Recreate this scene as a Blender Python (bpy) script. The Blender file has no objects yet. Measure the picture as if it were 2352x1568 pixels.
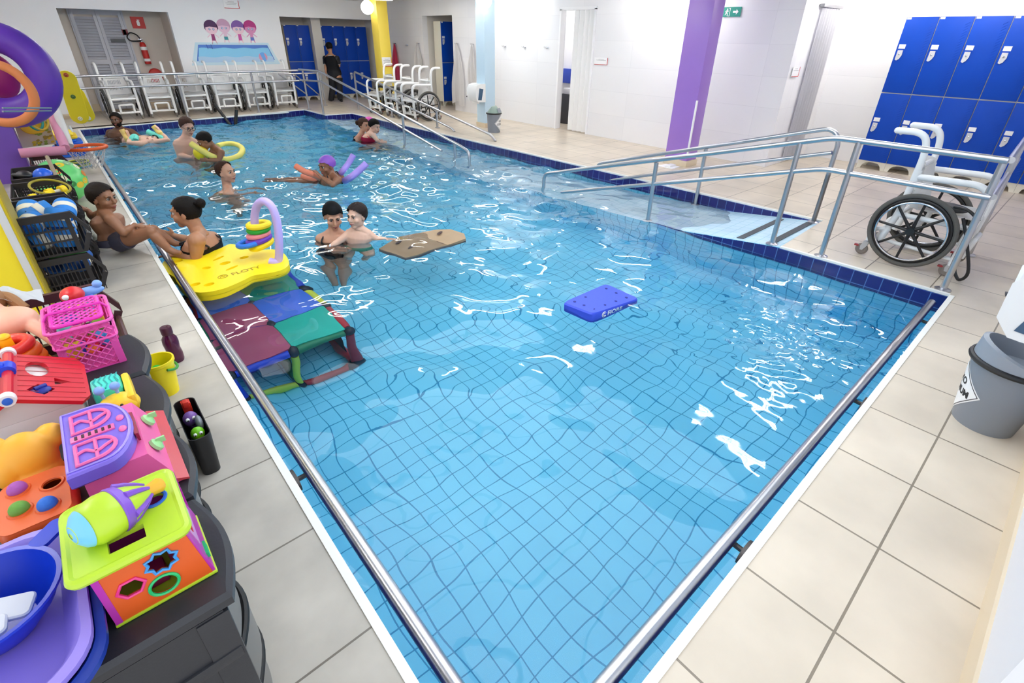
import bpy, bmesh, math, random
import numpy as np
from mathutils import Vector as V, Matrix, Euler, noise
random.seed(4)
PI = math.pi
S = bpy.context.scene
C = S.collection

# ------------------------------------------------------------------ camera
cam = bpy.data.objects.new('camera', bpy.data.cameras.new('camera'))
C.objects.link(cam)
YAW, PITCH, ROLL = 0.733113, 0.49929, -0.0187646
fh = V((math.sin(YAW), math.cos(YAW), 0)); rt = V((math.cos(YAW), -math.sin(YAW), 0)); up = V((0, 0, 1))
f2 = fh * math.cos(PITCH) - up * math.sin(PITCH)
dn = -(up * math.cos(PITCH) + fh * math.sin(PITCH))
rr = rt * math.cos(ROLL) + dn * math.sin(ROLL)
dd = dn * math.cos(ROLL) - rt * math.sin(ROLL)
cam.matrix_world = Matrix(((rr.x, -dd.x, -f2.x, 0), (rr.y, -dd.y, -f2.y, 0), (rr.z, -dd.z, -f2.z, 1.7), (0, 0, 0, 1)))
cam.data.sensor_width = 36
cam.data.lens = 1135.34 / 2352 * 36
cam.data.shift_x = -4.686 / 2352
cam.data.shift_y = -78.02 / 2352
cam.data.clip_start = 0.02
S.camera = cam

# ------------------------------------------------------------------ light
w = bpy.data.worlds.new('world'); S.world = w; w.use_nodes = True
w.node_tree.nodes['Background'].inputs[0].default_value = (0.92, 0.96, 1.0, 1)
w.node_tree.nodes['Background'].inputs[1].default_value = 1.5
S.view_settings.view_transform = 'Standard'
S.view_settings.look = 'None'
S.view_settings.exposure = 0.12
S.view_settings.gamma = 1
S.view_settings.use_curve_mapping = False
S.cycles.max_bounces = 16
S.cycles.diffuse_bounces = 6
S.cycles.glossy_bounces = 8
S.cycles.transmission_bounces = 12
S.cycles.volume_bounces = 0
S.cycles.sample_clamp_indirect = 20
S.cycles.caustics_reflective = False
S.cycles.caustics_refractive = True
S.cycles.blur_glossy = 0.5
S.cycles.adaptive_threshold = 0.02
LAMP = 18.0      # strength of the ceiling tubes

# ------------------------------------------------------------------ materials
def lin(c):
    c = c / 255
    return c / 12.92 if c <= 0.04045 else ((c + 0.055) / 1.055) ** 2.4
def rgb(r, g, b): return (lin(r), lin(g), lin(b), 1)
_m = {}
def M(name, col=None, rough=0.5, metal=0.0, spec=0.5, var=0.0, vs=8.0, bump=0.0, bs=60.0, trans=0.0, alpha=1.0, emit=0.0, sss=0.0, coat=0.0):
    if name in _m: return _m[name]
    m = bpy.data.materials.new(name); m.use_nodes = True; _m[name] = m
    nt = m.node_tree; b = nt.nodes['Principled BSDF']; c = rgb(*col)
    b.inputs['Base Color'].default_value = c
    b.inputs['Roughness'].default_value = rough; b.inputs['Metallic'].default_value = metal
    b.inputs['Specular IOR Level'].default_value = spec
    b.inputs['Transmission Weight'].default_value = trans; b.inputs['Alpha'].default_value = alpha
    b.inputs['Coat Weight'].default_value = coat
    if emit:
        b.inputs['Emission Color'].default_value = c; b.inputs['Emission Strength'].default_value = emit
    if sss:
        b.inputs['Subsurface Weight'].default_value = sss; b.inputs['Subsurface Radius'].default_value = (0.02, 0.008, 0.004)
    if var or bump:
        g = nt.nodes.new('ShaderNodeNewGeometry')
        if var:
            n = nt.nodes.new('ShaderNodeTexNoise'); n.inputs['Scale'].default_value = vs; n.inputs['Detail'].default_value = 5
            nt.links.new(g.outputs['Position'], n.inputs['Vector'])
            r = nt.nodes.new('ShaderNodeMapRange'); r.inputs['From Min'].default_value = 0.3; r.inputs['From Max'].default_value = 0.7
            r.inputs['To Min'].default_value = 1 - var; r.inputs['To Max'].default_value = 1 + var * 0.6
            nt.links.new(n.outputs['Fac'], r.inputs['Value'])
            mx = nt.nodes.new('ShaderNodeMix'); mx.data_type = 'RGBA'; mx.blend_type = 'MULTIPLY'; mx.inputs['Factor'].default_value = 1
            mx.inputs['A'].default_value = c
            nt.links.new(r.outputs['Result'], mx.inputs['B']); nt.links.new(mx.outputs['Result'], b.inputs['Base Color'])
        if bump:
            n2 = nt.nodes.new('ShaderNodeTexNoise'); n2.inputs['Scale'].default_value = bs; n2.inputs['Detail'].default_value = 3
            nt.links.new(g.outputs['Position'], n2.inputs['Vector'])
            bp = nt.nodes.new('ShaderNodeBump'); bp.inputs['Strength'].default_value = bump; bp.inputs['Distance'].default_value = 0.01
            nt.links.new(n2.outputs['Fac'], bp.inputs['Height']); nt.links.new(bp.outputs['Normal'], b.inputs['Normal'])
    return m
def tiles(name, c1, c2, cm, w, h, mortar, ax='xy', off=(0, 0), rough=0.35, bump=0.15, var=0.0, spec=0.5, noise_s=3.0):
    m = bpy.data.materials.new(name); m.use_nodes = True; _m[name] = m
    nt = m.node_tree; b = nt.nodes['Principled BSDF']; N = nt.nodes.new; L = nt.links.new
    g = N('ShaderNodeNewGeometry'); s = N('ShaderNodeSeparateXYZ'); L(g.outputs['Position'], s.inputs[0])
    cb = N('ShaderNodeCombineXYZ')
    for k in (0, 1):
        a = N('ShaderNodeMath'); a.operation = 'SUBTRACT'; L(s.outputs['xyz'.index(ax[k])], a.inputs[0]); a.inputs[1].default_value = off[k] - 100 * (w, h)[k]
        L(a.outputs[0], cb.inputs[k])
    t = N('ShaderNodeTexBrick'); t.offset = 0; t.squash = 1
    t.inputs['Scale'].default_value = 1; t.inputs['Brick Width'].default_value = w; t.inputs['Row Height'].default_value = h
    t.inputs['Mortar Size'].default_value = mortar; t.inputs['Mortar Smooth'].default_value = 0.15; t.inputs['Bias'].default_value = 0
    t.inputs['Color1'].default_value = rgb(*c1); t.inputs['Color2'].default_value = rgb(*c2); t.inputs['Mortar'].default_value = rgb(*cm)
    L(cb.outputs[0], t.inputs['Vector'])
    out = t.outputs['Color']
    if var:
        n = N('ShaderNodeTexNoise'); n.inputs['Scale'].default_value = noise_s; n.inputs['Detail'].default_value = 6; L(g.outputs['Position'], n.inputs['Vector'])
        r = N('ShaderNodeMapRange'); r.inputs['From Min'].default_value = 0.3; r.inputs['From Max'].default_value = 0.7
        r.inputs['To Min'].default_value = 1 - var; r.inputs['To Max'].default_value = 1 + var * 0.4; L(n.outputs['Fac'], r.inputs['Value'])
        mx = N('ShaderNodeMix'); mx.data_type = 'RGBA'; mx.blend_type = 'MULTIPLY'; mx.inputs['Factor'].default_value = 1
        L(out, mx.inputs['A']); L(r.outputs['Result'], mx.inputs['B']); out = mx.outputs['Result']
    L(out, b.inputs['Base Color'])
    b.inputs['Roughness'].default_value = rough; b.inputs['Specular IOR Level'].default_value = spec
    if bump:
        bp = N('ShaderNodeBump'); bp.inputs['Strength'].default_value = bump; bp.inputs['Distance'].default_value = 0.003; bp.invert = True
        L(t.outputs['Fac'], bp.inputs['Height']); L(bp.outputs['Normal'], b.inputs['Normal'])
    return m

# ------------------------------------------------------------------ mesh helpers
def frame(d):
    d = V(d).normalized(); a = V((0, 0, 1)) if abs(d.z) < 0.9 else V((1, 0, 0))
    u = d.cross(a).normalized(); return u, d.cross(u).normalized()
class B:
    """collects shapes of one part into a single mesh"""
    def __init__(s): s.b = bmesh.new(); s.mi = 0; s.X = None
    def v(s, p):
        p = V(p)
        if s.X is not None: p = s.X @ p
        return s.b.verts.new(p)
    def f(s, vs):
        try:
            q = s.b.faces.new(vs); q.material_index = s.mi; return q
        except ValueError: return None
    def box(s, lo, hi, bev=0.0, top=None):
        """box between two corners; top scales the upper face in x,y about its centre"""
        (x0, y0, z0), (x1, y1, z1) = lo, hi
        if bev > 0:
            bev = min(bev, abs(x1 - x0) * .49, abs(y1 - y0) * .49, abs(z1 - z0) * .49)
            t = bmesh.new()
            bmesh.ops.create_cube(t, size=1)
            for q in t.verts: q.co = V(((x0 + x1) / 2 + q.co.x * (x1 - x0), (y0 + y1) / 2 + q.co.y * (y1 - y0), (z0 + z1) / 2 + q.co.z * (z1 - z0)))
            bmesh.ops.bevel(t, geom=list(t.edges), offset=bev, segments=2, affect='EDGES', profile=.6)
            if top:
                for q in t.verts:
                    k = (q.co.z - z0) / (z1 - z0); q.co.x = (x0 + x1) / 2 + (q.co.x - (x0 + x1) / 2) * (1 + (top - 1) * k); q.co.y = (y0 + y1) / 2 + (q.co.y - (y0 + y1) / 2) * (1 + (top - 1) * k)
            mp = {q: s.v(q.co) for q in t.verts}
            for q in t.faces: s.f([mp[k] for k in q.verts])
            t.free(); return s
        k = top or 1; cx, cy = (x0 + x1) / 2, (y0 + y1) / 2
        a = [s.v(p) for p in ((x0, y0, z0), (x1, y0, z0), (x1, y1, z0), (x0, y1, z0))]
        c = [s.v((cx + (p[0] - cx) * k, cy + (p[1] - cy) * k, z1)) for p in ((x0, y0), (x1, y0), (x1, y1), (x0, y1))]
        s.f(a[::-1]); s.f(c)
        for i in range(4): s.f((a[i], a[(i + 1) % 4], c[(i + 1) % 4], c[i]))
        return s
    def loft(s, rings, closed=True, cap=True):
        R_ = [[s.v(p) for p in r] for r in rings]; n = len(R_[0])
        for a, c in zip(R_, R_[1:]):
            for i in range(n if closed else n - 1): s.f((a[i], a[(i + 1) % n], c[(i + 1) % n], c[i]))
        if cap and closed: s.f(R_[0][::-1]); s.f(R_[-1])
        return s
    def tube(s, pts, r, n=10, closed=False, cap=True):
        """round bar along points; r may be one radius or one per point"""
        P = [V(p) for p in pts]; k = len(P); rs = r if isinstance(r, (list, tuple)) else [r] * k
        T = []
        for i in range(k):
            a = P[i - 1] if (i > 0 or closed) else P[i]; c = P[(i + 1) % k] if (i < k - 1 or closed) else P[i]
            T.append((c - a).normalized() if (c - a).length > 1e-9 else V((0, 0, 1)))
        u, _ = frame(T[0]); rings = []
        for i in range(k):
            u = u - T[i] * u.dot(T[i]); u = u.normalized() if u.length > 1e-6 else frame(T[i])[0]
            w_ = T[i].cross(u); rings.append([P[i] + (u * math.cos(2 * PI * j / n) + w_ * math.sin(2 * PI * j / n)) * rs[i] for j in range(n)])
        if closed: rings.append(rings[0]); s.loft(rings, cap=False)
        else: s.loft(rings, cap=cap)
        return s
    def cyl(s, a, c, r, r2=None, n=20): return s.tube([a, c], [r, r if r2 is None else r2], n)
    def sph(s, c, r, nu=16, nv=10, R=None):
        c = V(c); r = V(r) if isinstance(r, (tuple, list, V)) else V((r, r, r)); R = R or Matrix.Identity(3)
        def P(t, p): return c + R @ V((r.x * math.sin(t) * math.cos(p), r.y * math.sin(t) * math.sin(p), r.z * math.cos(t)))
        top, bot = s.v(P(0, 0)), s.v(P(PI, 0))
        g = [[s.v(P(PI * i / nv, 2 * PI * j / nu)) for j in range(nu)] for i in range(1, nv)]
        for j in range(nu):
            s.f((top, g[0][j], g[0][(j + 1) % nu])); s.f((bot, g[-1][(j + 1) % nu], g[-1][j]))
        for a, d in zip(g, g[1:]):
            for j in range(nu): s.f((a[j], d[j], d[(j + 1) % nu], a[(j + 1) % nu]))
        return s
    def lathe(s, prof, c=(0, 0, 0), n=32, ax=None, sx=1, sy=1):
        """(radius, height) profile turned about an axis"""
        c = V(c); A = V(ax).normalized() if ax else V((0, 0, 1))
        if ax: u, w_ = frame(A)
        else: u, w_ = V((1, 0, 0)), V((0, 1, 0))
        s.loft([[c + A * h + u * (math.cos(2 * PI * j / n) * max(r, 1e-4) * sx) + w_ * (math.sin(2 * PI * j / n) * max(r, 1e-4) * sy) for j in range(n)] for r, h in prof], cap=False)
        return s
    def torus(s, c, R_, r, ax=(0, 0, 1), n=36, m=10, sx=1, sy=1):
        u, w_ = frame(ax) if tuple(ax) != (0, 0, 1) else (V((1, 0, 0)), V((0, 1, 0)))
        c = V(c); return s.tube([c + u * (math.cos(2 * PI * j / n) * R_ * sx) + w_ * (math.sin(2 * PI * j / n) * R_ * sy) for j in range(n)], r, m, closed=True)
    def prism(s, poly, h0, h1, o=(0, 0, 0), u=(1, 0, 0), v=(0, 1, 0), bev=0.0):
        """flat outline with thickness along u x v"""
        o, u, v = V(o), V(u), V(v); nrm = u.cross(v).normalized()
        def ring(h, k=0):
            if not k: return [o + u * p[0] + v * p[1] + nrm * h for p in poly]
            out = []; n = len(poly)
            for i in range(n):
                a = V((poly[i][0] - poly[i - 1][0], poly[i][1] - poly[i - 1][1])); c = V((poly[(i + 1) % n][0] - poly[i][0], poly[(i + 1) % n][1] - poly[i][1]))
                t = (a.normalized() + c.normalized()); t = t.normalized() if t.length > 1e-6 else a.normalized()
                out.append(o + u * (poly[i][0] - t.y * k) + v * (poly[i][1] + t.x * k) + nrm * h)
            return out
        if bev: s.loft([ring(h0, bev), ring(h0 + bev), ring(h1 - bev), ring(h1, bev)])
        else: s.loft([ring(h0), ring(h1)])
        return s
    def quad(s, *p): s.f([s.v(q) for q in p]); return s
    def grid(s, fn, nu, nv):
        g = [[s.v(fn(i / nu, j / nv)) for j in range(nv + 1)] for i in range(nu + 1)]
        for i in range(nu):
            for j in range(nv): s.f((g[i][j], g[i + 1][j], g[i + 1][j + 1], g[i][j + 1]))
        return s
def circ(c, r, n=24, ry=None, a0=0): return [(c[0] + r * math.cos(a0 + 2 * PI * i / n), c[1] + (ry or r) * math.sin(a0 + 2 * PI * i / n)) for i in range(n)]
def rrect(x0, y0, x1, y1, r, k=5):
    o = []
    for cx, cy, a in ((x1 - r, y1 - r, 0), (x0 + r, y1 - r, PI / 2), (x0 + r, y0 + r, PI), (x1 - r, y0 + r, 1.5 * PI)):
        o += [(cx + r * math.cos(a + PI / 2 * i / k), cy + r * math.sin(a + PI / 2 * i / k)) for i in range(k + 1)]
    return o
def bez(P, n=8):
    """smooth curve through points"""
    P = [V(p) for p in P]; o = []
    for i in range(len(P) - 1):
        a, b_, c, d = P[max(i - 1, 0)], P[i], P[i + 1], P[min(i + 2, len(P) - 1)]
        for k in range(n):
            t = k / n; o.append(0.5 * ((2 * b_) + (c - a) * t + (2 * a - 5 * b_ + 4 * c - d) * t * t + (3 * b_ - a - 3 * c + d) * t ** 3))
    return o + [P[-1]]
def bend(P, r, n=5):
    """polyline with rounded corners"""
    P = [V(p) for p in P]; o = [P[0]]
    for a, b_, c in zip(P, P[1:], P[2:]):
        d1 = min(r, (a - b_).length * .49); d2 = min(r, (c - b_).length * .49)
        p, q = b_ + (a - b_).normalized() * d1, b_ + (c - b_).normalized() * d2
        o += [p * (1 - t) ** 2 + b_ * 2 * t * (1 - t) + q * t * t for t in [k / n for k in range(n + 1)]]
    return o + [P[-1]]
def rootm(o): return Matrix.Translation(o.location) @ o.rotation_euler.to_matrix().to_4x4()
def obj(name, b, mats, parent=None, smooth=35, world=False):
    """links the shapes as ONE mesh object; world=True keeps world coordinates below a placed parent"""
    me = bpy.data.meshes.new(name)
    bmesh.ops.recalc_face_normals(b.b, faces=b.b.faces)
    b.b.to_mesh(me); b.b.free()
    for m in (mats if isinstance(mats, (list, tuple)) else [mats]): me.materials.append(m)
    if smooth:
        me.polygons.foreach_set('use_smooth', [True] * len(me.polygons))
        me.set_sharp_from_angle(angle=math.radians(smooth))
    o = bpy.data.objects.new(name, me); C.objects.link(o)
    if parent is not None:
        o.parent = parent
        if world:
            p = parent; mw = Matrix.Identity(4)
            while p is not None: mw = rootm(p) @ mw; p = p.parent
            me.transform(mw.inverted())
    return o
def thing(name, label, cat, loc=(0, 0, 0), rz=0, group=None):
    o = bpy.data.objects.new(name, None); C.objects.link(o); o.empty_display_size = .1
    o.location = loc; o.rotation_euler = (0, 0, rz); o['label'] = label; o['category'] = cat
    if group: o['group'] = group
    return o
def tag(o, label, cat, group=None, kind=None):
    o['label'] = label; o['category'] = cat
    if group: o['group'] = group
    if kind: o['kind'] = kind
    return o
def struct(name, b, m, smooth=0):
    o = obj(name, b, m, None, smooth); o['kind'] = 'structure'; return o
def dup(root, loc, rz, label, group=None):
    r = root.copy(); C.objects.link(r); r.location = loc; r.rotation_euler = (0, 0, rz); r['label'] = label
    if group: r['group'] = group
    for ch in list(root.children):
        c = ch.copy(); C.objects.link(c); c.parent = r
        for g in list(ch.children):
            d = g.copy(); C.objects.link(d); d.parent = c
    return r
def text(b, s, size, o, u, v, h=0.001, align='LEFT', bold=0.0):
    """raised lettering added to mesh b, reading along u with v up"""
    cu = bpy.data.curves.new('t', 'FONT'); cu.body = s; cu.size = size; cu.align_x = align; cu.offset = bold
    t = bpy.data.objects.new('t', cu); me = t.to_mesh()
    o, u, v = V(o), V(u).normalized(), V(v).normalized(); n = u.cross(v)
    vs = [b.v(o + u * q.co.x + v * q.co.y + n * h) for q in me.vertices]
    for p in me.polygons: b.f([vs[i] for i in p.vertices])
    t.to_mesh_clear(); bpy.data.objects.remove(t); bpy.data.curves.remove(cu)

white = M('white_paint', (240, 240, 243), .55)
wplast = M('white_plastic', (240, 240, 240), .3)
steel = M('brushed_steel', (190, 190, 195), .28, 1.0, bump=.02, bs=200)
chrome = M('chrome', (215, 215, 220), .12, 1.0)
black = M('black_plastic', (22, 22, 25), .45)
dgrey = M('dark_grey_plastic', (62, 64, 70), .45)
rubber = M('grey_rubber', (98, 96, 94), .7)
WAKES = [(((0.713,5.176,-0.13))[0], ((0.713,5.176,-0.13))[1], .16, .10, .5), (((1.674,4.255,-0.13))[0], ((1.674,4.255,-0.13))[1], .2, .07, .55), (((1.541,7.335,-0.13))[0], ((1.541,7.335,-0.13))[1], .16, .14, .6),
         (((2.733,6.835,-0.13))[0], ((2.733,6.835,-0.13))[1], .18, .14, .7), (((2.294,3.959,-0.13))[0], ((2.294,3.959,-0.13))[1], .22, .06, .5), (((2.741,1.999,-0.13))[0], ((2.741,1.999,-0.13))[1], .2, .04, .35), (((0.476,5.439,-0.13))[0], ((0.476,5.439,-0.13))[1], .12, .14, .3)]

# ------------------------------------------------------------------ ceiling and lamps
CZ = 2.52
FILL = (.7, 4.4, .2, 5.4)       # extent of the glowing ceiling panel added to light the pool
b = B()
b.box((-1.75, -2.0, CZ), (FILL[0], 17, CZ + .1)); b.box((FILL[1], -2.0, CZ), (10.2, 17, CZ + .1)); b.box((FILL[0], -2.0, CZ), (FILL[1], FILL[2], CZ + .1)); b.box((FILL[0], FILL[3], CZ), (FILL[1], 17, CZ + .1))
struct('ceiling', b, M('ceiling_paint', (235, 236, 240), .7))
b = B(); b.box((FILL[0], FILL[2], CZ + .06), (FILL[1], FILL[3], CZ + .08)); struct('fill_panel', b, M('fill_panel_glow', (246, 251, 255), .6, emit=2.5))  # made-up emitter, no real skylight; brightens the water from out of view
b = B()
for k in range(6):
    y = FILL[2] + (FILL[3] - FILL[2]) * k / 5; b.box((FILL[0], y - .02, CZ), (FILL[1], y + .02, CZ + .06))
struct('trim_fill_panel', b, white)  # bars across the added glowing panel
lampm = M('lamp_diffuser', (255, 252, 246), .5, emit=LAMP)
def ceil_lamp(x, y, along='y', lab=''):
    t = thing('ceiling_light', lab, 'lamp', (x, y, CZ - .07), 0 if along == 'y' else PI / 2, 'ceiling tube lights')
    b = B(); b.box((-.17, -.66, .0), (.17, .66, .07), .01); obj('housing', b, white, t)
    for sx in (-.075, .075):
        b = B(); b.tube([(sx, -.6, -.03), (sx, .6, -.03)], .03, 10); obj('tube', b, lampm, t)
ceil_lamp(6.05, 1.75, 'y', 'tube light over the near wheelchair ramp')
ceil_lamp(5.6, 5.3, 'y', 'tube light over the submerged end of the near ramp')
ceil_lamp(6.0, 7.8, 'y', 'tube light over the deck beside the folding door')
ceil_lamp(6.2, 10.6, 'y', 'tube light over the deck in front of the hanging robes')
ceil_lamp(8.6, 1.4, 'y', 'tube light over the near bank of lockers')
ceil_lamp(7.6, 5.2, 'y', 'tube light near the purple column')
ceil_lamp(8.9, 2.6, 'x', 'added fill tube light in front of the shower curtain')  # extra lamp, added because the curtain bay was too dark
ceil_lamp(7.7, 9.2, 'y', 'added fill tube light over the coat hooks near the blue column')  # extra lamp, added to brighten the far right side
ceil_lamp(1.6, 10.5, 'x', 'added fill tube light over the pool behind the man with receding hair')  # extra lamp, added to brighten the far end
ceil_lamp(3.6, 10.3, 'x', 'added fill tube light over the middle of the far half of the pool')  # second extra lamp, added for the dim far end
ceil_lamp(8.8, 8.0, 'y', 'added fill tube light in the room behind the folding door')  # extra lamp, added so the door gap is not black
for i, x in enumerate((.9, 2.6, 4.3, 6.0)): ceil_lamp(x, 11.7, 'x', ('first', 'second', 'third', 'fourth')[i] + ' tube light from the left over the far row of wheelchairs')
for i, y in enumerate((2.6, 5.0, 7.6, 10.2)): ceil_lamp(-1.0, y, 'y', ('first', 'second', 'third', 'fourth')[i] + ' added fill tube light from the front over the toy shelves')  # row added as fill, placed where the water does not mirror it

# ------------------------------------------------------------------ floor, pool, walls
P0, P1, P2, P3, P4, P5, P6, P7 = (.31, .30), (4.82, .30), (4.82, 1.60), (5.97, 1.64), (5.63, 12.37), (4.99, 12.43), (4.94, 13.64), (.38, 13.10)
deckm = tiles('deck_tile', (217, 204, 186), (211, 198, 180), (138, 127, 112), .465, .465, .0045, 'xy', (3.28, -.03), rough=.32, var=.16, spec=.4, noise_s=2.2)
stripm = tiles('deck_tile_strip', (200, 193, 182), (192, 185, 174), (126, 118, 108), 3.0, .487, .004, 'xy', (-1.7, .98), rough=.3, var=.32, spec=.45, noise_s=2.4)
def poly(name, pts, m, z=0):
    b = B(); b.f([b.v((p[0], p[1], z)) for p in pts]); return struct(name, b, m)
poly('floor', [(-1.7, -.35), (9.9, -.35), (9.9, .30), (-1.7, .30)], deckm)
poly('floor', [(4.82, .3), (9.9, .3), (9.9, 13.64), P6, P5, P4, P3, P2], deckm)
poly('floor', [(-1.7, 13.0), P7, P6, (9.9, 13.64), (9.9, 16.8), (-1.7, 16.8)], deckm)
poly('floor', [(-1.7, .3), P0, P7, (-1.7, 13.0)], stripm)
copm = M('coping_white', (236, 234, 228), .4)
def edge(a, c, wd=.032, inward=1):
    a, c = V((*a, 0)), V((*c, 0)); d = (c - a).normalized(); n = V((d.y, -d.x, 0)) * wd * inward
    b = B(); b.loft([[a, a + n, a + n + V((0, 0, -.02)), a + V((0, 0, -.02))], [c, c + n, c + n + V((0, 0, -.02)), c + V((0, 0, -.02))]])
    b2 = bmesh.ops.translate(b.b, verts=b.b.verts, vec=(0, 0, .006)); struct('trim_coping', b, copm)
for a, c in ((P0, P1), (P1, P2), (P3, P4), (P4, P5), (P5, P6), (P6, P7), (P7, P0)): edge(a, c)
DZ = -1.02
lightA, lightB, groutc = (142, 226, 248), (134, 221, 246), (18, 146, 190)
pfloor = tiles('pool_floor_tile', lightA, lightB, groutc, .115, .115, .0036, 'xy', (.3, .3), rough=.35, var=.05, noise_s=1.2)
navy = ((26, 28, 112), (22, 24, 100), (80, 112, 176))
def pwall(a, c, z0=None, name='wall_pool'):
    ax = 'yz' if abs(a[0] - c[0]) < abs(a[1] - c[1]) else 'xz'
    k = 'pool_wall_' + ax; kn = 'navy_tile_' + ax
    lm = _m.get(k) or tiles(k, lightA, lightB, groutc, .115, .115, .0042, ax, (.3, DZ), rough=.3)
    dm = _m.get(kn) or tiles(kn, *navy, .1098, .115, .0035, ax, (a[1] if ax == 'yz' else a[0], -.13), rough=.15, bump=.3, spec=.6)
    b = B(); z1 = -.20
    b.quad((*a, DZ if z0 is None else z0), (*c, DZ if z0 is None else z0), (*c, z1), (*a, z1)); struct(name, b, lm)
    b = B(); b.quad((*a, z1), (*c, z1), (*c, -.012), (*a, -.012)); struct('trim_navy_tiles', b, dm)
for a, c in ((P0, P1), (P1, P2), (P2, P3), (P3, P4), (P4, P5), (P5, P6), (P6, P7), (P7, P0)): pwall(a, c)
b = B(); b.quad((.2, .2, DZ), (4.9, .2, DZ), (5.0, 13.8, DZ), (.2, 13.8, DZ)); struct('floor_pool', b, pfloor)
# ramp in the bay on the right: slopes down from the deck, rises again at the far end
rampm = tiles('ramp_tile', (196, 224, 240), (188, 218, 238), (130, 190, 214), .115, .115, .003, 'xy', (4.86, 1.62), rough=.4, var=.04)
def rz(y):
    if y < 6.4: return -.006 - .125 * max(0, y - 1.62)
    if y > 7.6: return max(-.62, -.16 - .10 * (12.4 - y))
    return -.62
b = B(); ys = [1.6, 2.2, 3, 4, 5, 6, 6.4, 7.0, 7.6, 8.5, 9.5, 10.5, 11.5, 12.45]
def ix(y): return 4.83 + (y - 1.6) * .0125
for y0, y1 in zip(ys, ys[1:]): b.quad((ix(y0), y0, rz(y0)), (6.02, y0, rz(y0)), (6.0, y1, rz(y1)), (ix(y1), y1, rz(y1)))
struct('floor_ramp', b, rampm)
b = B()
for y0, y1 in zip(ys, ys[1:]): b.quad((ix(y0), y0, DZ), (ix(y1), y1, DZ), (ix(y1), y1, rz(y1)), (ix(y0), y0, rz(y0)))
struct('wall_ramp', b, _m['pool_wall_yz'])
b = B(); ys2 = [1.6, 1.9, 2.3, 2.7, 3.1]
for y0, y1 in zip(ys2, ys2[1:]): b.quad((ix(y0) - .004, y0, -.2), (ix(y1) - .004, y1, -.2), (ix(y1) - .004, y1, max(-.2, rz(y1) - .004)), (ix(y0) - .004, y0, rz(y0) - .004))
struct('trim_ramp_tiles', b, _m['navy_tile_yz'])
for k, y in enumerate((1.72, 2.02)):
    b = B(); d = .035
    b.loft([[(ix(y) + .06, y - d, rz(y - d)), (ix(y) + .06, y + d, rz(y + d)), (ix(y) + .06, y + d, rz(y + d) + .006), (ix(y) + .06, y - d, rz(y - d) + .006)],
            [(5.86, y - d, rz(y - d)), (5.86, y + d, rz(y + d)), (5.86, y + d, rz(y + d) + .006), (5.86, y - d, rz(y - d) + .006)]])
    tag(obj('grip_strip', b, M('grip_strip', (84, 88, 94), .8)), ('dark grip strip across the top of the ramp, nearest the deck', 'dark grip strip across the ramp, the lower one at the waterline')[k], 'strip', 'grip strips on the ramp')

# ------------------------------------------------------------------ water
WZ = -.13
rs = np.random.RandomState(7)
X0, X1, Y0, Y1 = .27, 6.05, .26, 13.75
nx, ny = 250, 580
gx, gy = np.meshgrid(np.linspace(X0, X1, nx + 1), np.linspace(Y0, Y1, ny + 1), indexing='ij')
def waves(lo, hi, n, slope):
    h = np.zeros_like(gx)
    for i in range(n):
        lam = lo * (hi / lo) ** rs.rand(); th = rs.rand() * 2 * PI; k = 2 * PI / lam
        h += slope / k * math.sqrt(2 / n) * np.sin(k * (gx * math.cos(th) + gy * math.sin(th)) + rs.rand() * 6.28 + 1.1 * np.sin(gx * 1.3 + i) + .9 * np.sin(gy * 1.1 + 2 * i))
    return h
calm = waves(.35, 1.3, 26, 1.0); chop = waves(.16, .5, 30, 1.0)
far_ = 1 / (1 + np.exp(-(gy - 4.6 + .35 * (gx - 2.5)) / .9))
patch = .6 + .4 * np.sin(gx * .9 + 1 + .6 * np.sin(gy * .7)) * np.sin(gy * .8 + .5 * np.sin(gx))
H_ = calm * (.072 + .03 * far_) + chop * (.030 + .14 * far_ * patch)
for (cx_, cy_, lam, am, wd) in WAKES:
    d = np.hypot(gx - cx_, gy - cy_); k = 2 * PI / lam
    H_ += am / k * np.sin(k * d) * np.exp(-((d - wd * .5) / wd) ** 2)
# small crossing ripples by the right rail
rp = np.exp(-(((gx - 3.35) / .55) ** 2 + ((gy - .95) / .5) ** 2))
fine = waves(.05, .14, 24, 1.0)
H_ += fine * rp * .16 + fine * .008 * (1 - far_)
top = np.stack([gx, gy, H_ + WZ], -1).reshape(-1, 3)
nb = (nx + 1) * (ny + 1)
idx = np.arange(nb).reshape(nx + 1, ny + 1)
q = np.stack([idx[:-1, :-1], idx[1:, :-1], idx[1:, 1:], idx[:-1, 1:]], -1).reshape(-1, 4)
ring = np.concatenate([idx[:, 0], idx[-1, 1:], idx[-2::-1, -1], idx[0, -2:0:-1]])
low = top[ring].copy(); low[:, 2] = -1.3
faces = q.tolist(); m_ = len(ring)
for i in range(m_):
    j = (i + 1) % m_
    faces.append([int(ring[j]), int(ring[i]), nb + i, nb + j])
faces.append([nb + i for i in range(m_)][::-1])
me = bpy.data.meshes.new('pool_water'); me.from_pydata(np.concatenate([top, low]).tolist(), [], faces); me.update()
me.polygons.foreach_set('use_smooth', [True] * len(q) + [False] * (len(faces) - len(q)))
wm = bpy.data.materials.new('water'); wm.use_nodes = True; nt = wm.node_tree
for n in list(nt.nodes): nt.nodes.remove(n)
o_ = nt.nodes.new('ShaderNodeOutputMaterial'); gl = nt.nodes.new('ShaderNodeBsdfGlass'); gl.inputs['IOR'].default_value = 1.33; gl.inputs['Roughness'].default_value = 0
va = nt.nodes.new('ShaderNodeVolumeAbsorption'); va.inputs['Color'].default_value = (.02, .69, .94, 1); va.inputs['Density'].default_value = .25
nt.links.new(gl.outputs[0], o_.inputs['Surface']); nt.links.new(va.outputs[0], o_.inputs['Volume'])
me.materials.append(wm)
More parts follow.
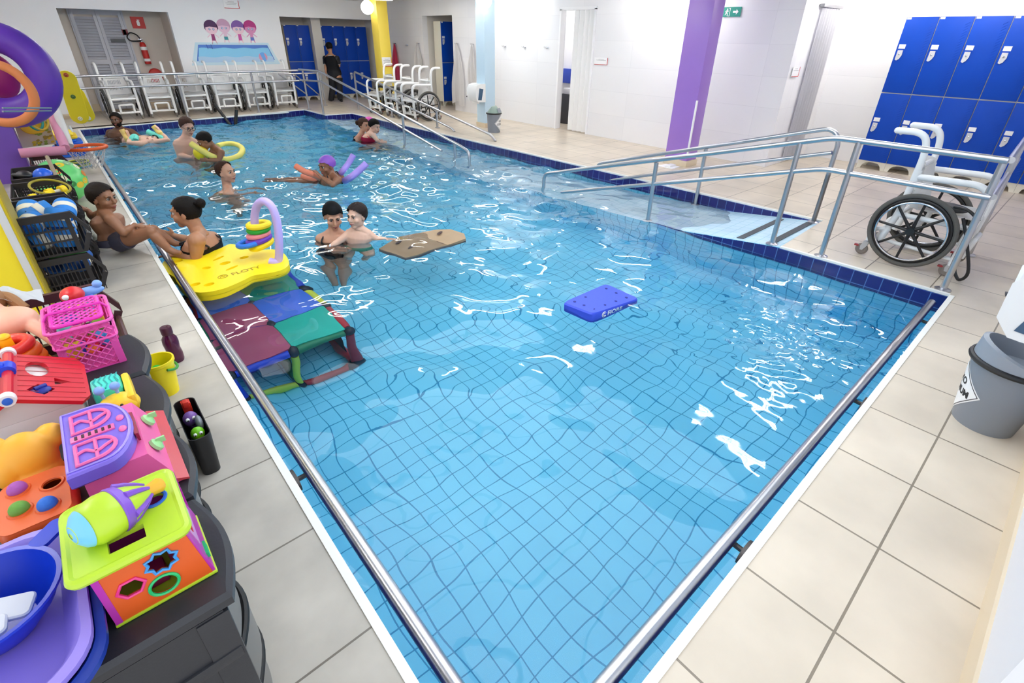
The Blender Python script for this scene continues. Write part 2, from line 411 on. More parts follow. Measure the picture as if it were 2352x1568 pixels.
water = bpy.data.objects.new('pool_water', me); C.objects.link(water)
tag(water, 'clear blue rippling water filling the swimming pool', 'water', kind='stuff')

# ------------------------------------------------------------------ room walls
wt = tiles('wall_tile_white', (238, 238, 241), (234, 234, 238), (222, 222, 226), 1.2, .42, .002, 'yz', (0, 0), rough=.25, bump=.1, spec=.4)
wtx = tiles('wall_tile_white_x', (238, 238, 241), (234, 234, 238), (222, 222, 226), 1.2, .42, .002, 'xz', (0, 0), rough=.25, bump=.1, spec=.4)
beige = M('beige_wall', (214, 205, 196), .5)
basem = M('beige_base_tile', (222, 205, 178), .4)
def wall(name, lo, hi, m): b = B(); b.box(lo, hi); return struct(name, b, m)
wall('wall_far', (-1.7, 14.95, 0), (.79, 15.1, 2.08), white)
wall('wall_far', (2.75, 14.95, 0), (5.2, 15.1, 2.08), white)
wall('wall_far', (-1.7, 14.95, 2.08), (8.25, 15.2, CZ), white)
wall('wall_far', (.7, 15.95, 0), (5.3, 16.1, 2.3), beige)
wall('wall_far', (5.0, 16.05, 0), (8.3, 16.2, 2.3), beige)
wall('wall_recess_left', (.69, 15.1, 0), (.79, 15.95, 2.3), beige)
wall('wall_recess_right', (2.75, 15.1, 0), (2.85, 15.95, 2.3), beige)
wall('wall_recess_right', (5.1, 15.1, 0), (5.2, 16.05, 2.3), beige)
wall('wall_pilaster', (6.2, 15.45, 0), (6.46, 16.05, 2.3), M('pale_beige_wall', (222, 218, 212), .5))
wall('ceiling_recess', (.5, 15.05, 2.12), (8.3, 16.2, 2.3), M('grey_soffit', (176, 180, 184), .6))
wall('baseboard_far', (-1.7, 14.93, 0), (.79, 14.955, .09), basem)
wall('baseboard_far', (.79, 15.93, 0), (2.75, 15.96, .16), basem)
wall('wall_right', (8.1, 3.24, 0), (8.25, 6.9, CZ), wt)
wall('wall_right', (8.1, 7.78, 0), (8.25, 11.45, CZ), wt)
wall('wall_right', (8.1, 6.9, 2.2), (8.25, 7.78, CZ), wt)
wall('wall_right', (8.1, 11.45, 2.16), (8.25, 12.8, CZ), wt)
wall('wall_right', (8.1, 12.8, 0), (8.25, 16.2, CZ), wt)
wall('wall_return', (8.2501, 3.24, 0), (9.75, 3.39, CZ), wtx)
wall('wall_lockers', (9.65, -.4, 0), (9.75, 3.3, CZ), wt)
wall('wall_near', (1.35, -.5, .13), (9.75, -.345, CZ), M('near_wall_white', (222, 224, 232), .5))
wall('baseboard_near', (1.35, -.5, 0), (9.75, -.335, .13), basem)
wall('wall_left', (-1.75, 1.5, 0), (-1.65, 15.2, CZ), white)
# room behind the folding door and behind the doorway further back
wall('wall_back_room', (9.3, 6.3, 0), (9.4, 13.2, CZ), white)
wall('wall_back_room', (8.25, 9.4, 0), (9.3, 9.5, CZ), white)
wall('wall_back_room', (8.25, 6.2, 0), (9.4, 6.3, CZ), white)
wall('wall_back_room', (8.25, 12.8, 0), (9.4, 12.95, CZ), M('pale_beige_wall'))

# columns
def column(name, lo, hi, col, lab, base=None, gtop=CZ):
    t = thing(name, lab, 'column', ((lo[0] + hi[0]) / 2, (lo[1] + hi[1]) / 2, 0))
    b = B(); b.box((*lo, .09), (*hi, gtop), .008); obj('shaft', b, col, t, world=True)
    b = B(); b.box((lo[0] - .015, lo[1] - .015, 0), (hi[0] + .015, hi[1] + .015, .09), .004); obj('base', b, basem, t, world=True)
    return t
pur = M('purple_paint', (160, 120, 208), .35, var=.03, vs=3)
tp = column('wall_column', (7.08, 4.0), (7.36, 4.38), pur, 'purple painted square column beside the white wall on the right')
b = B(); b.box((7.065, 3.985, .14), (7.09, 4.01, .95), .004); obj('corner_guard', b, white, tp, world=True)['label'] = 'white corner guard strip'
tb = column('wall_column', (6.93, 8.72), (7.2, 9.0), M('light_blue_paint', (200, 226, 244), .35), 'light blue painted square column behind the small grey bin')
ty = column('wall_column', (6.95, 13.05), (7.25, 13.4), M('yellow_paint', (250, 222, 88), .35), 'yellow painted square column beside the far blue lockers')
yel = M('yellow_paint_left', (246, 222, 40), .45)

# ------------------------------------------------------------------ left columns
def lcol(y, m, lab):
    t = thing('wall_column', lab, 'column', (-.58, y + .2, 0))
    b = B(); b.box((-.8, y, 0), (-.37, y + .4, CZ), .004); obj('shaft', b, m, t, world=True)
    return t
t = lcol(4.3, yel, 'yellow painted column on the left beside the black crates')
b = B(); b.box((-.425, 4.285, 0), (-.385, 4.305, 1.2), .003); obj('corner_guard', b, M('pale_grey_plastic', (205, 205, 205), .4), t, world=True)['label'] = 'pale grey corner guard strip'
b = B(); b.box((-.372, 4.29, 0), (-.364, 4.68, CZ)); obj('side_face', b, M('olive_side', (166, 146, 50), .5), t, world=True)['label'] = 'olive side face'  # thin sheet on the pool side, darker than the yellow shaft
lcol(8.75, M('purple_paint_left', (122, 84, 186), .45), 'purple painted column on the left behind the black crates')

# ------------------------------------------------------------------ stainless railings
def rail(lab, segs, posts, cat='railing', group=None, r=.0235, name='handrail'):
    """segs: bent tube runs; posts: (x, y, z foot, z top)"""
    p0 = segs[0][0]; t = thing(name, lab, cat, (p0[0], p0[1], 0), 0, group)
    for nm, pts in zip(('top_rail',) + ('mid_rail',) * 9, segs):
        b = B(); b.tube(bend(pts, .09), r if nm == 'top_rail' else r * .9, 12); obj(nm, b, steel, t, world=True)
    for x, y, z0, z1 in posts:
        b = B(); b.tube([(x, y, z0), (x, y, z1)], r, 12); p = obj('post', b, steel, t, world=True)
        b = B(); b.lathe([(.0, .0), (.055, .0), (.055, .008), (.03, .018), (r, .02), (0, .02)], (x, y, z0), 20)
        f = obj('flange', b, steel, p); f.data.transform(p.matrix_local.inverted()); f.data.transform(Matrix.Translation(-t.location))
    return t
xr = 4.88
rail('stainless double handrail along the pool side of the near ramp, ending at the wheelchair',
     [[(xr, 4.85, -.36), (xr, 4.85, .06), (xr, 1.44, 1.01), (xr, .34, 1.01)], [(xr, 4.5, -.12), (xr, 1.46, .75), (xr, .34, .75)]],
     [(xr, 3.11, rz(3.11), .52), (xr, 1.70, rz(1.7), .93), (xr, 1.26, 0, 1.0), (xr + .02, .36, 0, 1.01)])
xo = 5.9
rail('stainless double handrail along the wall side of the near ramp',
     [[(xo, 4.76, -.36), (xo, 4.76, .08), (xo, 1.8, .95), (xo, 1.70, .86), (xo, 1.70, 0)], [(xo, 4.5, -.11), (xo, 1.73, .72)]],
     [(xo, 3.1, rz(3.1), .55), (xo, 1.70, rz(1.7), .5)])
rail('short stainless handrail closing off the near wheelchair bay at the picture edge',
     [[(4.92, .33, 1.01), (6.9, .42, 1.01)], [(4.92, .33, .75), (6.9, .42, .75)]], [(6.0, .38, 0, 1.0)])
rail('long stainless double handrail in front of the far row of wheelchairs',
     [[(.1, 13.72, .89), (5.0, 13.75, .9)], [(.1, 13.72, .67), (5.0, 13.75, .67)]],
     [(.14, 13.72, 0, .89), (2.36, 13.75, 0, .89), (3.89, 13.75, 0, .9)])
rail('stainless double handrail running from the far corner down into the pool',
     [[(5.02, 13.74, .92), (4.99, 12.4, .95), (4.98, 6.95, .11), (4.98, 6.7, .05), (4.98, 6.7, -.5)], [(5.02, 13.74, .68), (4.99, 12.4, .74), (4.98, 7.5, -.06)]],
     [(5.06, 13.6, 0, .92), (5.0, 12.55, 0, .95), (4.98, 8.75, -.5, .4), (4.98, 7.1, -.6, .14)])
rail('stainless double handrail on the deck in front of the three parked wheelchairs',
     [[(6.1, 12.95, 0), (6.1, 12.95, .89), (6.1, 7.5, .10), (6.1, 7.37, .0)], [(6.1, 12.95, .68), (6.1, 8.75, .05), (6.1, 8.68, 0)]],
     [(6.1, 11.2, 0, .62), (6.1, 9.3, 0, .34)])
rail('small stainless stair rail sloping down beside the far corner of the pool',
     [[(4.67, 14.2, .80), (5.75, 14.2, .80)], [(4.67, 14.2, .80), (5.31, 14.2, .28)], [(5.1, 14.4, .80), (5.75, 14.4, .2)]], [(5.75, 14.2, 0, .8)], r=.018)
# grab bars just inside the pool edge, on wall brackets
def grab(lab, a, c, marks, inward):
    t = thing('grab_bar', lab, 'grab bar', a, 0, 'pool grab bars'); a, c, n = V(a), V(c), V(inward)
    b = B(); b.tube([a, c], .0275, 16); obj('bar', b, steel, t, world=True)
    for k in marks:
        p = a + (c - a) * k; d = (c - a).normalized()
        b = B(); b.tube(bend([p, p + V((0, 0, -.045)), p + V((0, 0, -.05)) - n * .035, p - n * .06 + V((0, 0, -.05))], .02), .012, 8)
        b.prism(circ((0, 0), .065, 20, .04), -.007, .007, p - n * .062 + V((0, 0, -.05)), d, V((0, 0, 1)))
        obj('bracket', b, M('worn_steel', (95, 90, 88), .5, .8), t, world=True)
grab('long stainless grab bar along the left pool edge', (.40, .55, -.05), (.405, 10.2, -.05), (.135, .282, .43, .575, .72, .87), (1, 0, 0))
grab('stainless grab bar along the right pool edge near the grey bin', (.60, .385, -.05), (4.69, .37, -.05), (.235, .58, .93), (0, 1, 0))

# ------------------------------------------------------------------ lockers
blue = M('locker_blue', (0, 66, 176), .45, spec=.25, var=.05, vs=5); cream = M('locker_cream', (226, 222, 208), .45)
plate = M('locker_latch_grey', (200, 202, 208), .35); tagm = M('label_white', (236, 236, 238), .4)
def make_locker(lab, mat=blue):
    """one column of two doors, front towards -Y, origin at the foot"""
    t = thing('locker', lab, 'locker')
    W, D, H = .374, .34, 1.93
    b = B(); b.box((-W / 2, .012, .115), (W / 2, D, 2.045), .004)
    for s in (-1, 1):
        b.prism([(s * W / 2, 0), (s * (W / 2 - .05), 0), (s * (W / 2 - .065), .05), (s * (W / 2 - .1), .09), (0, .105), (0, .118), (s * W / 2, .118)], 0, .03, (0, .045, 0), (1, 0, 0), (0, 0, 1))
        b.prism([(s * W / 2, 0), (s * (W / 2 - .05), 0), (s * (W / 2 - .1), .09), (0, .105), (0, .118), (s * W / 2, .118)], 0, .03, (0, D, 0), (1, 0, 0), (0, 0, 1))
    obj('body', b, cream, t)
    for z0, z1 in ((.122, 1.075), (1.09, 2.04)):
        b = B(); b.box((-W / 2 + .004, -.008, z0), (W / 2 - .004, .014, z1), .004)
        for k in range(24):      # slanted vent grooves near the hinge side
            z = z0 + .06 + k * (z1 - z0 - .12) / 24
            b.tube([(W / 2 - .075, -.0085, z), (W / 2 - .03, -.0085, z + .03)], .0022, 4)
        d = obj('door', b, mat, t)
        zc = z0 + (z1 - z0) * .52
        b = B(); b.prism([(-.028, .05), (.028, .05), (.03, -.01), (.012, -.055), (-.012, -.075), (-.03, -.065), (-.028, 0)], 0, .012, (-W / 2 + .062, -.008, zc), (1, 0, 0), (0, 0, 1), .003)
        obj('latch_plate', b, plate, d)
        b = B(); b.lathe([(0, 0), (.010, 0), (.010, .012), (0, .014)], (-W / 2 + .062, -.019, zc + .005), 12, (0, -1, 0)); obj('lock_knob', b, chrome, d)
        b = B(); b.box((-W / 2 + .025, -.013, zc + .07), (-W / 2 + .105, -.008, zc + .125), .002); obj('label_holder', b, tagm, d)
    b = B(); b.box((-W / 2 + .012, -.012, 2.012), (-W / 2 + .062, -.008, 2.036)); obj('number_tag', b, tagm, t)
    return t
l0 = make_locker('')
ordn = ['first', 'second', 'third', 'fourth', 'fifth', 'sixth', 'seventh']
first = True
def place_locker(x, y, r, lab, grp, sc=1.0):
    global first
    if first: o = l0; first = False; o.location = (x, y, 0); o.rotation_euler = (0, 0, r); o['label'] = lab; o['group'] = grp
    else: o = dup(l0, (x, y, 0), r, lab, grp)
    o.scale = (sc, sc, sc)
for i in range(6):
    place_locker(9.3, 2.335 - .188 - .376 * i, -PI / 2, ordn[i] + ' blue locker column from the left in the bank behind the near wheelchair', 'near bank of blue lockers')
for i in range(2):
    place_locker(5.48 + .175 + .35 * i, 15.6, 0, ('left', 'right')[i] + ' locker column of the pair between the painted wall and the pale pilaster', 'far pair of blue lockers', .935)
for i in range(4):
    place_locker(6.49 + .175 + .35 * i, 15.6, 0, ordn[i] + ' locker column from the left in the far bank behind the standing person in black', 'far bank of blue lockers', .935)
place_locker(8.52, 12.3, 0, 'blue locker column with cream side standing in the open doorway', 'doorway lockers')
place_locker(8.9, 12.3, 0, 'blue locker column half hidden behind the doorway edge', 'doorway lockers')

# ------------------------------------------------------------------ shower wheelchairs
tube_w = M('white_tube_plastic', (238, 238, 238), .25)
tyre = M('tyre_grey', (92, 90, 86), .75, bump=.3, bs=120)
def make_chair(lab):
    """white plastic pool wheelchair facing -Y, origin under the axle"""
    t = thing('wheelchair', lab, 'wheelchair'); hw = .235
    b = B()
    for s in (-1, 1):
        x = s * hw
        b.tube(bend([(x, .36, 1.08), (x, .17, 1.085), (x, .12, .95), (x, .135, .45), (x, .20, .16)], .12, 6), .026, 12)
        b.sph((x, .36, 1.08), .026, 10, 6)
        b.tube(bend([(x, .12, .745), (x, -.36, .76), (x, -.37, .55), (x, -.34, .1)], .13, 7), .026, 12)
        b.tube([(x, .135, .42), (x, -.35, .42)], .022, 10)
        b.tube([(x, .19, .18), (x, -.345, .15)], .016, 10)
        b.tube(bend([(x, .15, .28), (x, .27, .26), (x, .28, .14)], .05), .02, 10)
        b.cyl((x, .12, .70), (x, .12, .80), .028, n=12); b.cyl((x, -.345, .30), (x, -.355, .40), .027, n=12)
    for y, z in ((-.35, .42), (.135, .42), (.125, .82), (-.342, .15)): b.tube([(-hw, y, z), (hw, y, z)], .022, 10)
    b.tube([(-.27, 0, .315), (.27, 0, .315)], .014, 8)
    for s in (-1, 1): b.tube([(s * hw, -.01, .42), (s * hw, 0, .315)], .02, 8)
    obj('frame', b, tube_w, t)
    b = B(); b.tube(bend([(-.12, -.37, .15), (-.125, -.40, .31), (.125, -.40, .31), (.12, -.37, .15)], .03), .02, 10); obj('footrest', b, tube_w, t)
    b = B()
    b.grid(lambda u, v: V(((u - .5) * .42, -.36 + v * .46, .465 - .02 * math.sin(PI * u) * math.sin(PI * v) - (.035 * max(0, (.12 - v) / .12) ** 2) + .03 * abs(2 * u - 1) ** 4)), 14, 12)
    r_ = bmesh.ops.solidify(b.b, geom=b.b.faces[:], thickness=.022); obj('seat', b, wplast, t)
    b = B()
    slots = [(i, j) for i in range(3, 12) for j in (5, 6, 9, 10)]
    def bk(u, v):
        wd = .40 - .07 * max(0, v - .6) / .4; return V(((u - .5) * wd, .125 + .04 * v - .10 * abs(2 * u - 1) ** 2.4 * (1 - .35 * v), .475 + .40 * v - .03 * abs(2 * u - 1) ** 4 * v))
    g = [[b.v(bk(i / 30, j / 14)) for j in range(15)] for i in range(31)]
    for i in range(30):
        for j in range(14):
            if 6 <= i <= 23 and i % 2 == 0 and j in (3, 4, 7, 8, 9): continue
            b.f((g[i][j], g[i + 1][j], g[i + 1][j + 1], g[i][j + 1]))
    bmesh.ops.solidify(b.b, geom=b.b.faces[:], thickness=.018); obj('backrest', b, wplast, t)
    for s in (-1, 1):
        c = V((s * .285, 0, .315)); ax = (1, 0, 0)
        b = B(); b.torus(c, .295, .0195, ax, 44, 10); ty_ = obj('wheel', b, tyre, t)
        b = B(); b.torus(c, .262, .016, ax, 44, 8)
        for k in range(8):
            a = 2 * PI * k / 8 + .1; d = V((0, math.cos(a), math.sin(a)))
            b.tube([c + d * .03, c + d * .10, c + d * .25], [.016, .012, .010], 8)
        b.lathe([(0, -.03), (.032, -.03), (.036, 0), (.032, .03), (0, .03)], c, 18, ax); obj('spokes', b, black, ty_)
        b = B(); b.torus(c + V((s * .03, 0, 0)), .246, .0075, ax, 44, 8)
        for k in range(8):
            a = 2 * PI * k / 8 + .1; d = V((0, math.cos(a), math.sin(a))); b.tube([c + d * .246 + V((s * .03, 0, 0)), c + d * .262], .005, 6)
        obj('push_rim', b, chrome, ty_)
        b = B(); b.cyl((c.x, .01, .318), (c.x + s * .042, .01, .318), .01, n=8)
    for x, y, z0 in ((-hw, -.345, .12), (hw, -.345, .12), (-hw, .285, .15), (hw, .285, .15)):
        b = B(); b.torus((x, y + .02, .052), .036, .016, (1, 0, 0), 20, 8); b.cyl((x - .014, y + .02, .052), (x + .014, y + .02, .052), .03, n=16); cw = obj('caster', b, M('caster_grey', (120, 112, 106), .6), t)
        b = B(); b.prism([(-.02, .13), (.02, .13), (.035, .08), (.03, .045), (.01, .045), (-.015, .09)], -.018, .018, (x, y, 0), (0, 1, 0), (0, 0, 1)); obj('fork', b, M('fork_grey', (176, 176, 178), .4), cw)
        b = B(); b.box((x - .016, y + .045, .07), (x + .016, y + .085, .085), .004); obj('brake_tab', b, M('brake_red', (150, 40, 44), .4), cw)
    return t
ch0 = make_chair('white shower wheelchair parked behind the near railing, with its large spoked wheel in view')
ch0.location = (5.47, .745, 0); ch0.rotation_euler = (0, 0, 0); ch0['group'] = 'white pool wheelchairs'
b = B(); b.tube(bez([(5.2, .46, .5), (5.185, .36, .3), (5.17, .28, .1), (5.18, .31, .02), (5.22, .36, .06), (5.24, .38, .12)], 6), .012, 8)
tag(obj('hanging_strap', b, black), 'black strap hanging from the front of the near wheelchair', 'strap')
b = B(); b.sph((5.45, .62, .505), (.14, .16, .03), 18, 8); b.tube(bez([(5.30, .55, .55), (5.22, .45, .56), (5.2, .36, .5)], 5), .012, 8)
tag(obj('seat_harness', b, black), 'black harness lying on the seat of the near wheelchair', 'harness')
for i, (x, y, a) in enumerate(((1.30, 14.32, .04), (2.0, 14.32, -.1), (2.69, 14.34, -.05), (3.36, 14.36, -.04), (4.03, 14.36, -.03), (4.72, 14.42, -.05))):
    dup(ch0, (x, y, 0), a, ordn[i] + ' white wheelchair from the left in the far row against the wall', 'far row of white wheelchairs')
for i, (x, y, a) in enumerate(((6.48, 10.47, -PI / 2), (6.45, 11.2, -PI / 2 + .06), (6.4, 11.95, -PI / 2 + .03))):
    dup(ch0, (x, y, 0), a, ('white wheelchair beside the open doorway, nearest of the three with its spoked wheel in view', 'middle of the three white wheelchairs behind the deck handrail', 'white wheelchair closest to the yellow column among the three on the right')[i], 'three white wheelchairs on the right')

# ------------------------------------------------------------------ things on the walls
red = M('sign_red', (200, 40, 36), .45); inkg = M('print_grey', (150, 150, 155), .6); paper = M('sign_white', (244, 244, 246), .4)
def notice(lab, c, u, w_, h, cat='sign', lines=3, redright=True):
    """small white sign with a red lower edge"""
    u = V(u); z = V((0, 0, 1)); n = u.cross(z); c = V(c)
    t = thing('wall_notice', lab, cat, c, 0, 'white wall notices with red edges')
    b = B(); b.prism([(-w_ / 2, -h / 2), (w_ / 2, -h / 2), (w_ / 2, h / 2), (-w_ / 2, h / 2)], 0, .006, c, u, z); obj('panel', b, paper, t, world=True)
    b = B(); b.prism([(-w_ / 2, -h / 2), (w_ / 2, -h / 2), (w_ / 2, -h / 2 + h * .07), (-w_ / 2, -h / 2 + h * .07)], .006, .008, c, u, z)
    if redright: b.prism([(w_ / 2 - w_ * .04, -h / 2), (w_ / 2, -h / 2), (w_ / 2, h / 2), (w_ / 2 - w_ * .04, h / 2)], .006, .008, c, u, z)
    obj('red_edge', b, red, t, world=True)
    b = B()
    for k in range(lines):
        zz = h * .3 - k * h * .16; ww = w_ * (.2, .36, .3, .33)[k % 4]
        b.prism([(-ww, zz - h * .02), (ww, zz - h * .02), (ww, zz + h * .02), (-ww, zz + h * .02)], .006, .0068, c, u, z)
    obj('print', b, inkg, t, world=True)
notice('white notice with red edge on the beam above the painted wall', (4.118,14.93,2.292), (1, 0, 0), .34, .17)
notice('white notice with red edge on the right wall beside the folding door', (8.09, 6.67, 1.34), (0, -1, 0), .32, .12, lines=2)
notice('white notice with red edge at the corner beside the shower curtain', (8.311,3.23,1.333), (1, 0, 0), .24, .13, lines=2)
notice('white notice with red edge on the yellow column', (7.09, 13.04, 1.09), (1, 0, 0), .27, .22, lines=4)
notice('white notice with red frame in the recess beside the painted wall', (2.879,15.93,1.559), (1, 0, 0), .16, .2)
def exit_sign(lab, c, u, w_, h, arrow):
    u = V(u); z = V((0, 0, 1)); c = V(c); t = thing('exit_sign', lab, 'sign', c, 0, 'green exit signs')
    b = B(); b.prism([(-w_ / 2, -h / 2), (w_ / 2, -h / 2), (w_ / 2, h / 2), (-w_ / 2, h / 2)], 0, .008, c, u, z); obj('panel', b, M('exit_green', (22, 150, 132), .4), t, world=True)
    b = B(); k = h / .12
    def P(p, dx=0): b.prism([(x * k + dx, y * k) for x, y in p], .008, .0095, c, u, z)
    ax = arrow * .05 * k
    P([(-.035 * arrow, -.012), (.012 * arrow, -.012), (.012 * arrow, -.034), (.046 * arrow, 0), (.012 * arrow, .034), (.012 * arrow, .012), (-.035 * arrow, .012)][::arrow], ax)
    dx = -arrow * .07 * k
    P([(.012, -.052), (.04, -.052), (.04, .05), (.012, .05), (.012, .044), (.033, .044), (.033, -.045), (.012, -.045)], dx)
    P(circ((-.004, .034), .009, 12), dx)
    P([(-.016, .02), (.008, .024), (.016, .002), (.01, -.0), (.003, .012), (-.002, -.006), (.012, -.026), (.008, -.05), (0, -.05), (.002, -.03), (-.012, -.016), (-.026, -.04), (-.034, -.036), (-.02, -.008), (-.012, .01), (-.02, .008), (-.03, -.004), (-.036, 0)], dx)
    obj('pictogram', b, paper, t, world=True)
exit_sign('green exit sign with running man and arrow behind the purple column', (8.09, 4.26, 2.09), (0, -1, 0), .27, .125, 1)
exit_sign('small green exit sign with arrow on the wall beside the yellow column', (8.09,14.777,1.999), (0, -1, 0), .26, .125, -1)
# fire extinguisher, its sign, the alarm button
t = thing('fire_extinguisher', 'red fire extinguisher with black hose hanging on the recess wall', 'extinguisher', (2.21,15.86,0.995))
ex = V((2.21,15.86,0.995)); b = B(); b.lathe([(0, 0), (.062, 0), (.066, .02), (.066, .40), (.05, .45), (.028, .47), (0, .47)], ex, 20); obj('cylinder', b, red, t, world=True)
b = B(); b.lathe([(.0675, .30), (.0675, .37)], ex, 20); b.lathe([(.0675, .06), (.0675, .12)], ex, 20); obj('label', b, paper, t, world=True)
b = B(); b.cyl(ex + V((0, 0, .46)), ex + V((0, 0, .53)), .022, n=12); b.box(ex + V((-.06, -.012, .52)), ex + V((.03, .012, .535)), .004); obj('valve', b, chrome, t, world=True)
b = B(); b.tube(bez([ex + V(p) for p in ((0, -.02, .5), (-.08, -.03, .49), (-.22, -.03, .5), (-.26, -.03, .58), (-.18, -.03, .66), (-.07, -.03, .62), (-.02, -.03, .54))], 6), .014, 8); obj('hose', b, black, t, world=True)
c = V((2.262,15.94,1.866)); t = thing('extinguisher_sign', 'red square sign with white extinguisher symbol above the extinguisher', 'sign', c)
b = B(); b.box(c + V((-.13, -.008, -.12)), c + V((.13, 0, .12))); obj('panel', b, red, t, world=True)
b = B(); b.prism(rrect(-.03, -.07, .03, .04, .025), .008, .0095, c, (1, 0, 0), (0, 0, 1)); b.prism([(-.012, .04), (.04, .045), (.04, .06), (-.012, .065)], .008, .0095, c, (1, 0, 0), (0, 0, 1)); obj('symbol', b, paper, t, world=True)
c = V((1.945,15.92,1.663)); b = B(); b.box(c + V((-.055, -.04, -.06)), c + V((.055, .03, .06)), .006); tag(obj('alarm_button', b, M('alarm_dark_red', (140, 30, 40), .4)), 'dark red alarm call point beside the louvred door', 'alarm')
c = V((2.87,15.93,1.321)); b = B(); b.box(c + V((-.05, -.01, -.07)), c + V((.05, .02, .07)), .004); tag(obj('light_switch', b, M('switch_grey', (190, 190, 192), .4)), 'grey switch plate in the recess beside the painted wall', 'switch')
c = V((2.3,15.9,0.751)); t = thing('wall_fitting', 'red rounded fitting low on the recess wall above the second wheelchair', 'fitting', c)
b = B(); b.lathe([(0, 0), (.14, 0), (.15, .02), (.13, .06), (.05, .09), (0, .09)], c, 28, (0, -1, 0)); obj('dome', b, red, t, world=True)
b = B(); b.box(c + V((-.13, -.05, -.16)), c + V((.13, .03, -.06)), .01); obj('box', b, red, t, world=True)
# louvred double door
lou = M('louvre_grey', (196, 198, 208), .45)
d = thing('door_1', 'grey louvred double door in the left recess', 'door', (1.5, 15.9, 0)); d['kind'] = 'structure'
for s in (-1, 1):
    b = B(); x0 = 1.5 + (s - 1) / 2 * .47 + (0.0); x1 = x0 + .465
    b.box((x0, 15.88, .03), (x0 + .06, 15.93, 2.1)); b.box((x1 - .06, 15.88, .03), (x1, 15.93, 2.1))
    for z in (.03, 1.0, 2.0): b.box((x0 + .06, 15.88, z), (x1 - .06, 15.93, z + .1))
    for k in range(32):
        z = .14 + k * .057
        if .94 < z < 1.1: continue
        b.loft([[(x0 + .05, 15.925, z + .05), (x0 + .05, 15.885, z), (x0 + .05, 15.892, z - .006), (x0 + .05, 15.932, z + .044)], [(x1 - .05, 15.925, z + .05), (x1 - .05, 15.885, z), (x1 - .05, 15.892, z - .006), (x1 - .05, 15.932, z + .044)]])
    lf = obj('leaf', b, lou, d, world=True)
b = B(); b.box((1.62, 15.865, 1.45), (1.9, 15.878, 1.53), .002); obj('name_plate', b, M('plate_grey', (96, 100, 104), .5), d, world=True)
b = B(); b.tube([(1.53, 15.87, 1.0), (1.53, 15.84, 1.0), (1.62, 15.84, 1.0)], .008, 8); obj('handle', b, chrome, d, world=True)
b = B(); b.box((1.0, 15.9, 0), (1.04, 15.96, 2.12)); b.box((1.97, 15.9, 0), (2.01, 15.96, 2.12)); b.box((1.0, 15.9, 2.1), (2.01, 15.96, 2.14)); obj('frame', b, lou, d, world=True)
# folding door on the right wall, half open
d = thing('door_2', 'white folding door half open in the right wall', 'door', (8.13, 7.2, 0)); d['kind'] = 'structure'
b = B(); n = 9
zz = [(8.13 + (.03 if i % 2 else -.03), 6.92 + .56 * i / n) for i in range(n + 1)]
b.loft([[(x, y, .02) for x, y in zz] + [(x + .008, y, .02) for x, y in zz[::-1]], [(x, y, 2.18) for x, y in zz] + [(x + .008, y, 2.18) for x, y in zz[::-1]]])
obj('folds', b, wplast, d, world=True, smooth=0)
b = B(); b.box((8.08, 6.88, 2.18), (8.2, 7.8, 2.23)); b.box((8.08, 7.76, 0), (8.2, 7.8, 2.2)); b.box((8.08, 6.88, 0), (8.2, 6.92, 2.2)); obj('frame', b, white, d, world=True)
# things seen through the gap of the folding door
b = B(); b.box((8.75, 7.5, 0), (9.15, 8.3, .62), .01); tag(obj('trolley', b, dgrey), 'dark trolley seen through the gap of the folding door', 'trolley')
b = B(); b.box((8.78, 7.52, .62), (9.1, 8.25, .74), .02); tag(obj('folded_cloth', b, M('pale_cloth', (225, 225, 230), .8)), 'pale folded cloth on the trolley behind the folding door', 'cloth')
b = B(); b.box((8.8, 7.6, .74), (9.0, 8.0, .8), .01); tag(obj('tray', b, M('yellow_plastic', (240, 210, 50), .4)), 'yellow tray seen through the gap of the folding door', 'tray')
b = B(); b.box((8.8, 7.6, .80), (9.0, 8.05, .92), .01); tag(obj('storage_box', b, M('turquoise_plastic', (70, 200, 200), .4)), 'turquoise box on the trolley behind the folding door', 'box')
b = B(); b.box((9.2, 7.9, .8), (9.29, 8.9, 1.1), .01); tag(obj('wall_board', b, M('royal_blue', (50, 80, 190), .5)), 'blue board on the wall behind the folding door', 'board')
# shower curtain on the return wall
b = B(); b.grid(lambda u, v: V((8.62 + .66 * u, 3.2 + .018 * math.sin(u * 44), .06 + 2.08 * v)), 60, 4); bmesh.ops.solidify(b.b, geom=b.b.faces[:], thickness=.004)
t = thing('shower_curtain', 'white pleated shower curtain on the side wall beside the near lockers', 'curtain', (8.95, 3.2, 0)); obj('cloth', b, M('curtain_white', (226, 226, 232), .7), t, world=True)
b = B(); b.box((8.56, 3.17, 2.15), (9.3, 3.23, 2.19), .004); obj('track', b, M('track_grey', (150, 150, 155), .4, .5), t, world=True)
for k in range(6):
    b = B(); b.torus((8.68 + k * .11, 3.2, 2.145), .012, .003, (0, 1, 0), 14, 6); obj('curtain_ring', b, chrome, t, world=True)
